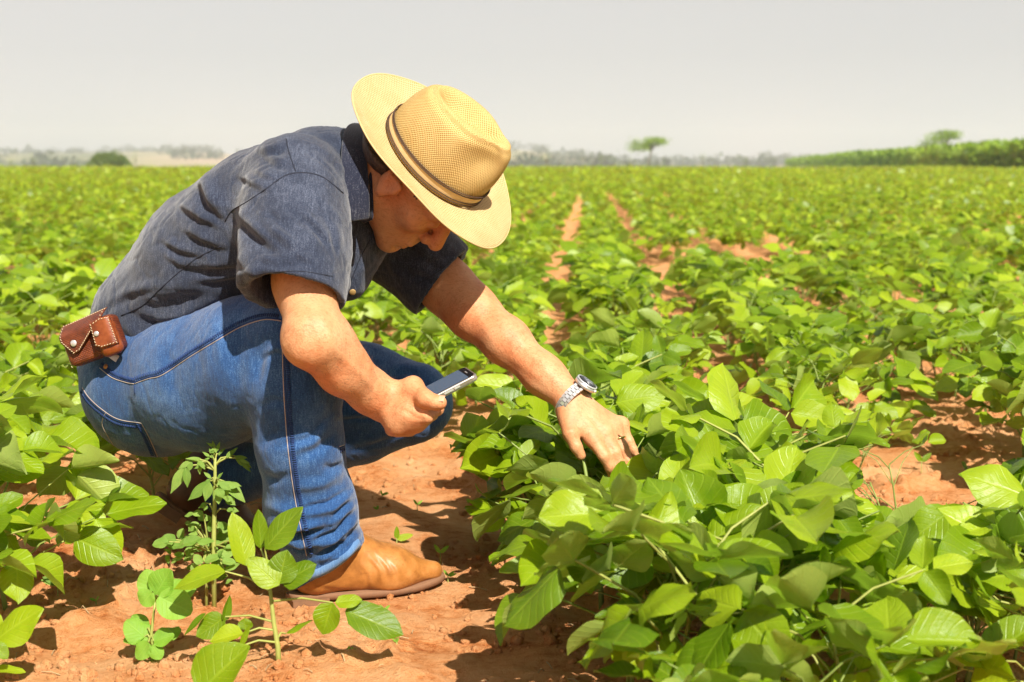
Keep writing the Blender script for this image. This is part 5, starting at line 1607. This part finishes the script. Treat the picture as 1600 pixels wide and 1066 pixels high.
# low weed with round pale leaves
custom_plant('round_leaved_weed', 'low weed with round pale green leaves left of the young soybean', 'weed', (238, 1020), 0,
    [(236, 995), (240, 960), (243, 935)],
    [((243, 940), (243, 930), (268, 890), C_ + U_ * 0.5, 1.15, -0.01), ((243, 940), (248, 930), (306, 918), C_ * 0.7 + U_ * 0.7, 1.0, 0.0), ((243, 940), (248, 932), (300, 958), C_ + U_ * 0.4, 1.05, -0.02),
     ((243, 940), (238, 930), (228, 890), C_ + R2 * 0.3, 1.1, 0.0), ((240, 945), (238, 925), (221, 945), C_ + U_ * 0.3, 1.5, -0.015),
     ((236, 1000), (232, 1000), (196, 970), C_ + U_, 1.1, 0.0), ((236, 1000), (240, 1002), (272, 992), C_ + U_ * 0.8, 1.15, -0.01), ((236, 1000), (232, 1004), (214, 1030), C_ + U_ * 0.6, 1.1, -0.02),
     ((236, 1000), (244, 995), (283, 985), U_ + C_ * 0.5, 1.2, 0.02), ((236, 1000), (226, 995), (192, 1000), C_ * 0.7 + U_, 0.9, 0.0), ((236, 990), (228, 985), (206, 962), C_ + U_ * 0.3, 1.1, 0.01), ((236, 1005), (238, 1008), (252, 1030), C_ + U_, 1.1, -0.02)], M_PALEWEED, 'round', 0.0028, 0.85)
# upright weed with narrow leaves in front of the far boot
lv = []
for (n, b_, t, f, w, dz) in [((336, 735), (318, 722), (290, 716), U_ + C_ * 0.4, 0.55, 0), ((336, 735), (300, 720), (278, 732), U_ * .6 + C_, 0.5, 0), ((336, 735), (290, 728), (266, 772), C_ + U_ * 0.3, 0.4, 0),
    ((336, 735), (312, 718), (312, 742), C_, 0.45, -0.01), ((336, 728), (355, 714), (372, 700), C_ + U_, 0.5, 0), ((336, 728), (366, 712), (394, 732), C_ * .8 + U_, 0.45, 0.01), ((336, 725), (374, 716), (392, 738), C_ + U_ * 0.4, 0.35, 0.0),
    ((336, 760), (328, 752), (292, 782), C_ + U_ * 0.7, 0.5, -0.02), ((336, 758), (342, 750), (356, 785), C_ + U_ * 0.4, 0.55, -0.02), ((336, 758), (350, 752), (384, 784), C_ * 0.8 + U_, 0.55, 0.0), ((336, 755), (330, 748), (318, 738), C_ + U_, 0.5, 0),
    ((336, 755), (340, 748), (348, 738), C_ + U_, 0.5, 0), ((336, 765), (340, 762), (342, 788), C_, 0.8, -0.03), ((336, 718), (334, 712), (326, 700), C_, 0.5, 0), ((336, 715), (336, 706), (332, 688), C_, 0.4, 0), ((336, 715), (338, 706), (344, 690), C_, 0.4, -0.005),
    ((336, 718), (342, 710), (352, 700), C_ + U_, 0.5, 0), ((336, 722), (328, 714), (316, 706), C_ + U_, 0.45, -0.01), ((336, 705), (336, 700), (322, 692), C_ + U_, 0.4, 0),
    ((334, 790), (352, 776), (368, 790), C_ + U_ * 0.6, 0.8, 0.0), ((334, 800), (322, 786), (310, 794), C_ + U_, 0.8, 0.0), ((334, 805), (354, 796), (374, 800), C_ + U_, 0.7, 0.01)]:
    lv.append((n, b_, t, f, w, dz))
    mx_, my_ = (b_[0] + t[0]) / 2, (b_[1] + t[1]) / 2
    lv.append((None, (b_[0], b_[1] + 2), (mx_ + (my_ - b_[1]) * 0.7, my_ - (mx_ - b_[0]) * 0.7 + 4), f + R2 * 0.4, w * 1.2, dz - 0.01))
custom_plant('narrow_leaved_weed', 'upright weed with narrow toothed leaves in front of the seat of the jeans', 'weed', (334, 944), 0, [(334, 840), (335, 800), (336, 765), (336, 735), (336, 710)], lv, M_WEED, 'narrow', 0.0046, 0.85)
lv = []
rw = random.Random(9)
for i in range(84):
    a = rw.uniform(0, 6.28); r = rw.uniform(0.25, 1.0)
    bx, by = 320 + 62 * r * math.cos(a), 860 + 62 * r * math.sin(a)
    tx, ty = bx + rw.uniform(-30, 30), by + rw.uniform(-16, 16)
    lv.append(((326, 860) if i % 2 else None, (bx, by), (tx, ty), C_ * rw.uniform(0.3, 0.9) + U_ * rw.uniform(0.4, 1) + R2 * rw.uniform(-0.5, 0.5), rw.uniform(0.7, 1.1), rw.uniform(-0.05, 0.06)))
custom_plant('bushy_weed', 'low leafy weed clump at the foot of the upright narrow-leaved weed', 'weed', (322, 936), 0, [(322, 865), (322, 850)], lv, M_WEED, 'ovate', 0.003, 0.8)
# seedlings in the bare soil
def seedling(px, py, h, label, n=2, mat=M_WEED, tilt=0.0):
    g0 = G(px, py); d0 = (g0 - C0) @ FW; s = d0 / FPX
    rr = random.Random(int(px * 31 + py)); lv = []
    for k in range(n):
        a = rr.uniform(-1.3, 1.3) if n > 2 else (0.7 if k else -0.5) + tilt
        lv.append((None, (px, py - h * 0.45), (px + h * 0.8 * math.sin(a), py - h * 0.45 - h * 0.6 * math.cos(a)), C_ + U_ * 0.5 + R2 * rr.uniform(-.5, .5), 0.6, 0.0))
    return custom_plant('seedling', label, 'seedling', (px, py), 0, [(px, py - h * 0.5)], lv, mat, 'ovate', 0.0012, 0.6)
seedling(620, 858, 34, 'dark green seedling in the shaded soil behind the tan boot', 2, M_LEAF, 0.5)
seedling(688, 876, 26, 'small bright seedling beyond the toe of the boot', 2, M_PALEWEED)
seedling(700, 908, 18, 'tiny seedling beside the toe of the boot', 3, M_PALEWEED)
seedling(543, 1032, 22, 'small pale seedling in the soil right of the young soybean', 3, M_PALEWEED)
seedling(597, 780, 14, 'tiny sprout on the sand between the legs and the row', 3, M_PALEWEED)
seedling(590, 802, 12, 'tiny sprout nearest the shin on the sand', 3, M_PALEWEED)
seedling(652, 796, 16, 'thin sprout on the sand left of the hand row', 2, M_PALEWEED)
seedling(600, 962, 18, 'tiny sprout under the leaf tip of the young soybean', 2, M_PALEWEED)
seedling(150, 945, 14, 'tiny sprout on the bare soil at left', 3, M_PALEWEED)
seedling(90, 930, 36, 'small seedling under the left row of soybeans', 4, M_WEED)
seedling(1440, 735, 30, 'young seedling in the bare soil right of the hand row', 2, M_LEAF)
seedling(1510, 745, 24, 'dark little seedling on the sunlit soil patch at right', 3, M_WEED)
seedling(620, 1010, 14, 'tiny flat sprout near the lower edge below the boot', 3, M_PALEWEED)

# loose clods and crumbs on the soil
rc_ = np.random.default_rng(17)
icov = np.array([(0, 0, 1), (.894, 0, .447), (.276, .851, .447), (-.724, .526, .447), (-.724, -.526, .447), (.276, -.851, .447), (.724, .526, -.447), (-.276, .851, -.447), (-.894, 0, -.447), (-.276, -.851, -.447), (.724, -.526, -.447), (0, 0, -1)])
icof = np.array([(0, 1, 2), (0, 2, 3), (0, 3, 4), (0, 4, 5), (0, 5, 1), (1, 6, 2), (2, 7, 3), (3, 8, 4), (4, 9, 5), (5, 10, 1), (6, 7, 2), (7, 8, 3), (8, 9, 4), (9, 10, 5), (10, 6, 1), (11, 7, 6), (11, 8, 7), (11, 9, 8), (11, 10, 9), (11, 6, 10)])
nC = 16000
cy = 1.8 + 4.2 * rc_.random(nC) ** 1.5; cx = (rc_.random(nC) - 0.5) * 0.78 * cy
kp = vnoise(cx * 5 + 9, cy * 5 + 9, 51) + 0.35 * rc_.random(nC) > 0.62
cx, cy = cx[kp], cy[kp]; n = len(cx)
sz = 0.0015 + 0.0095 * rc_.random(n) ** 4.5
cz = flat_spots(cx, cy, soil_h(cx, cy)) + sz * 0.25
V = (icov[None] * rc_.uniform(0.65, 1.25, (n, 12, 1)) * sz[:, None, None] * rc_.uniform(0.7, 1.3, (n, 1, 3))) + np.stack([cx, cy, cz], -1)[:, None, :]
F = (icof[None] + (np.arange(n) * 12)[:, None, None]).reshape(-1, 3)
o = obj('soil_clods', mesh_np('soil_clods', V.reshape(-1, 3), None, F, False), M_SOIL)
tag(o, 'loose clods and crumbs of red soil on the ground', 'clods', kind='stuff')

# dry bits of straw and stalk lying about
b = MB()
for i in range(420):
    y = 1.85 + 3.2 * rc_.random() ** 1.4; x = (rc_.random() - 0.5) * 0.76 * y; a = rc_.uniform(0, 3.14); L = rc_.uniform(0.008, 0.035)
    z = gz(x, y) + 0.003
    dx, dy = L / 2 * math.cos(a), L / 2 * math.sin(a)
    b.tube([(x - dx, y - dy, gz(x - dx, y - dy) + 0.002), (x, y, z + 0.002), (x + dx, y + dy, gz(x + dx, y + dy) + 0.002)], rc_.uniform(0.0005, 0.0011), 4, False)
o = obj('dry_straw', b.mesh('dry_straw'), simple('dry_straw', (0.45, 0.30, 0.15), 0.9))
tag(o, 'dry bits of straw scattered on the soil', 'straw', kind='stuff')
# fine hair on the forearms
b = MB(); sel_ = []
for (a0, a1) in ((P(500, 545, 2.13), P(600, 625, 2.25)), (P(750, 500, 2.54), P(875, 608, 2.45))):
    d, t, _ = segdist(np.zeros((1, 2)), (0, 0), (1, 1))
    ab = a1 - a0; tt = ((Vb - a0) @ ab) / (ab @ ab); rr_ = np.linalg.norm(Vb - a0 - tt[:, None] * ab, axis=1)
    idx = np.where((tt > -0.05) & (tt < 0.98) & (rr_ < 0.06))[0]
    sel_.append((rc_.choice(idx, 900), ab / np.linalg.norm(ab)))
for idx, ax in sel_:
    for i in idx:
        p, nn = Vb[i] + rc_.normal(0, 0.001, 3), Nb[i]
        d = ax * 0.7 + nn * 0.35 + rc_.normal(0, 0.35, 3); d /= np.linalg.norm(d); L = rc_.uniform(0.004, 0.010)
        w = np.cross(d, nn); w = w / (np.linalg.norm(w) + 1e-9) * 0.00016
        b.add([p - w, p + w, p + d * L], [(0, 1, 2)])
AH = obj('arm_hair', b.mesh('arm_hair', False), simple('arm_hair', (0.10, 0.05, 0.025), 0.6), PERSON)
AH['kind'] = 'stuff'
# ================================================================== far things
rd_ = np.random.default_rng(8)
def ground_z(x, y): return float(terrain(np.array(float(x)), np.array(float(y))))
def tree_leaf_mat(name, lo, mid, hi): return leaf_material(name, lo, mid, hi, hi, 0.6, 0.25, veins=False, nscale=0.6)
M_TREE = tree_leaf_mat('tree_leaf', (0.05, 0.085, 0.010), (0.10, 0.155, 0.020), (0.17, 0.235, 0.040))
M_TREE2 = tree_leaf_mat('light_tree_leaf', (0.12, 0.20, 0.010), (0.19, 0.29, 0.018), (0.26, 0.36, 0.035))
M_WOOD = tree_leaf_mat('far_wood_leaf', (0.030, 0.050, 0.020), (0.050, 0.075, 0.030), (0.075, 0.10, 0.040))
M_BARK = simple('grey_bark', (0.12, 0.095, 0.07), 0.9)
M_CANE = leaf_material('tall_crop_leaf', (0.13, 0.215, 0.010), (0.21, 0.315, 0.015), (0.28, 0.39, 0.040), (0.2, 0.3, 0.08), veins=False, nscale=0.15)
def leaf_cloud(name, cen, size, mat, parent=None, up=0.0):
    n = len(cen)
    V, F, T = far_leaves(cen, rd_.uniform(0, 6.28, n), rd_.normal(up, 0.7, n), rd_.normal(0, 0.7, n), size, rd_, rd_.random(n), n > 20000)
    me = mesh_np(name, V, F); a = me.attributes.new('tint', 'FLOAT', 'POINT'); a.data.foreach_set('value', T.astype(np.float32))
    return obj(name, me, mat, parent)
def far_tree(name, px, dist, base_py, w, h, style, label, nleaf=2600, mat=None):
    x = (px - 800) / FPX * dist; y = dist; z0 = ground_z(x, y) - 0.3
    top = CAM_H + (255 - base_py) / FPX * dist + h                 # crown top from its height in the view
    t = empty(name, (x, y, z0)); tag(t, label, 'tree', 'far trees')
    H = top - z0
    b = MB(); limbs = []
    n_l = 9 if style != 'sapling' else 4
    th = 0.02 * w + 0.04
    tt = {'bush': 0.25, 'umbrella': 0.62, 'sapling': 0.35}[style]
    trunk_top = Vector((x + 0.05 * w, y, z0 + H * tt))
    b.tube([Vector((x, y, z0 - 0.3)), Vector((x - 0.03 * w, y, z0 + H * tt * 0.5)), trunk_top], [th * 1.2, th, th * 0.75], 7)
    cl = []
    for i in range(n_l):
        a = 6.28 * i / n_l + rd_.uniform(-0.3, 0.3)
        rr = w * 0.5 * rd_.uniform(0.45, 0.88)
        if style == 'umbrella': e = Vector((x + rr * math.cos(a) * 1.0, y + rr * math.sin(a), z0 + H * (0.70 + 0.26 * rd_.random()) + (0.12 * H * math.cos(a))))
        elif style == 'bush': e = Vector((x + rr * math.cos(a), y + rr * math.sin(a), z0 + H * rd_.uniform(0.38, 0.80)))
        else: e = Vector((x + rr * math.cos(a) * 0.6, y + rr * math.sin(a) * 0.6, z0 + H * rd_.uniform(0.5, 0.9)))
        m_ = (trunk_top + e) / 2 + Vector((0, 0, 0.06 * H))
        b.tube([trunk_top, m_, e], [th * 0.6, th * 0.4, th * 0.15], 5)
        limbs.append((trunk_top, m_, e)); cl.append(e)
    obj('trunk', b.mesh('trunk'), M_BARK, t)
    C = []
    for e in cl:
        k = nleaf // (n_l + 2)
        s = (w * (0.10 if style == 'umbrella' else 0.16), w * (0.10 if style == 'umbrella' else 0.16), H * (0.05 if style == 'umbrella' else 0.13))
        C.append(np.array(e) + rd_.normal(0, 1, (k, 3)) * s)
    if style == 'bush':
        k = nleaf // 3; q = rd_.normal(0, 1, (k, 3)); q /= np.linalg.norm(q, axis=1, keepdims=True)
        C.append(np.array([x, y, z0 + H * 0.56]) + q * np.array([w * 0.46, w * 0.46, H * 0.40]) * rd_.uniform(0.75, 1.0, (k, 1)))
    c = np.concatenate(C); lim = top - (0.10 * H * vnoise(c[:, 0] * 1.3 + 70, c[:, 1] * 1.3, 61) * 2.2 + 0.50 * H * (np.hypot(c[:, 0] - x, c[:, 1] - y) / (w * 0.55)) ** 2.2 if style == 'bush' else 0); c[:, 2] = np.where(c[:, 2] > lim, lim - rd_.random(len(c)) * 0.10 * H, c[:, 2])
    c[:, 2] = np.maximum(c[:, 2], z0 + 0.15 * H)
    leaf_cloud('crown', c, rd_.uniform(0.03, 0.062, len(c)) * w, mat or M_TREE, t)
    return t
far_tree('bushy_tree', 175, 250, 262, 6.6, 3.4, 'bush', 'dark green round bushy tree beyond the field behind the person', 3600)
far_tree('umbrella_tree', 1013, 300, 255, 7.4, 5.4, 'umbrella', 'thin flat-topped tree standing alone beyond the middle of the field', 1800, M_TREE2)
far_tree('umbrella_tree', 1467, 300, 255, 8.8, 6.8, 'umbrella', 'flat-topped tree rising behind the tall crop', 1300, M_TREE2)
for px, d, w, h, lb in [(853, 200, 1.5, 2.1, 'small leafy sapling nearest the hat beyond the field'), (938, 230, 1.4, 1.5, 'low sapling between the hat sapling and the flat-topped tree'),
                        (1095, 210, 1.4, 1.7, 'small sapling just right of the lone flat-topped tree'), (1162, 260, 1.4, 1.1, 'faint low sapling left of the tall crop'),
                        (1206, 220, 1.2, 0.9, 'tiny dark sapling closest to the end of the tall crop'), (216, 240, 1.6, 2.2, 'slender sapling right of the round bushy tree'),
                        (22, 210, 1.4, 0.9, 'low shrubby sapling at the far left edge of the field'), (57, 200, 1.2, 1.6, 'thin sapling left of the round bushy tree'), (985, 230, 1.0, 0.8, 'tiny sapling under the lone flat-topped tree')]:
    far_tree('sapling', px, d, 255, w, h, 'sapling', lb, 320, M_TREE2 if px != 1206 else M_TREE)

# tall crop standing along the right edge of the field
pts = []
for i in range(52000):
    u = rd_.random() ** 1.6
    zz = 118 + 360 * u; xx = 43.5 + (92 - 43.5) * u - 0.5
    dep = 26 * rd_.random() ** 2.2
    hgt = 2.35 + 0.35 * vnoise(np.array(zz * 0.09), np.array(dep * 0.3), 31)
    h = hgt * rd_.random() ** 0.55
    pts.append((xx + dep * 0.86 + rd_.normal(0, 0.3) + 0.4 * math.sin(zz * 0.5), zz + dep * 0.2 - 0.0, h))
c = np.array(pts); c[:, 2] += terrain(c[:, 0], c[:, 1]) * np.clip((c[:, 1] - 250) / 200, 0, 1) * 0.15 - 0.05
# the ends of the strip reach past the picture's right edge
ext = []
for i in range(9000):
    u = rd_.random(); ext.append((43.5 + 18 * u + 3 * rd_.random(), 118 - 34 * u + 5 * rd_.random(), 2.5 * rd_.random() ** 0.55))
c = np.concatenate([c, np.array(ext)])
o = leaf_cloud('tall_crop', c, rd_.uniform(0.35, 0.8, len(c)), M_CANE, None, 0.5)
tag(o, 'tall green crop standing along the right edge of the field', 'crop', kind='stuff')

# far woods on the low hills
cen = []
for i in range(760):
    d = rd_.uniform(900, 3300); az = rd_.uniform(-0.40, 0.30)
    if vnoise(np.array(az * 22 + 50), np.array(d * 0.004), 41) < 0.54 and rd_.random() < 0.92: continue
    x, y = az * d, d; z = ground_z(x, y)
    r = rd_.uniform(5, 11); hh = rd_.uniform(5, 12) * (1.5 if rd_.random() < 0.08 else 1)
    k = 60; q = rd_.normal(0, 1, (k, 3)); q /= np.linalg.norm(q, axis=1, keepdims=True)
    cen.append(np.array([x, y, z + hh * 0.45]) + q * np.array([r * 1.5, r, hh * 0.55]))
c = np.concatenate(cen)
o = leaf_cloud('far_woods', c, rd_.uniform(3.0, 6.5, len(c)), M_WOOD)
tag(o, 'belts of far trees fading into haze on the low hills', 'woods', kind='stuff')

# ------------------------------------------------------------------ haze
b = MB(); b.box(Matrix.Translation((0, 2150, 30)), 8000, 4420, 140)
hz = obj('haze', b.mesh('haze', False))
m = bpy.data.materials.new('haze'); m.use_nodes = True; nt = m.node_tree; nt.nodes.clear()
ho = nt.nodes.new('ShaderNodeOutputMaterial'); pv = nt.nodes.new('ShaderNodeVolumePrincipled')
pv.inputs['Color'].default_value = (0.89, 0.92, 0.97, 1); pv.inputs['Density'].default_value = 0.00036; pv.inputs['Anisotropy'].default_value = 0.2
nt.links.new(pv.outputs[0], ho.inputs['Volume'])
hz.data.materials.append(m)
tag(hz, 'pale dusty haze over the far hills', 'haze', kind='stuff')
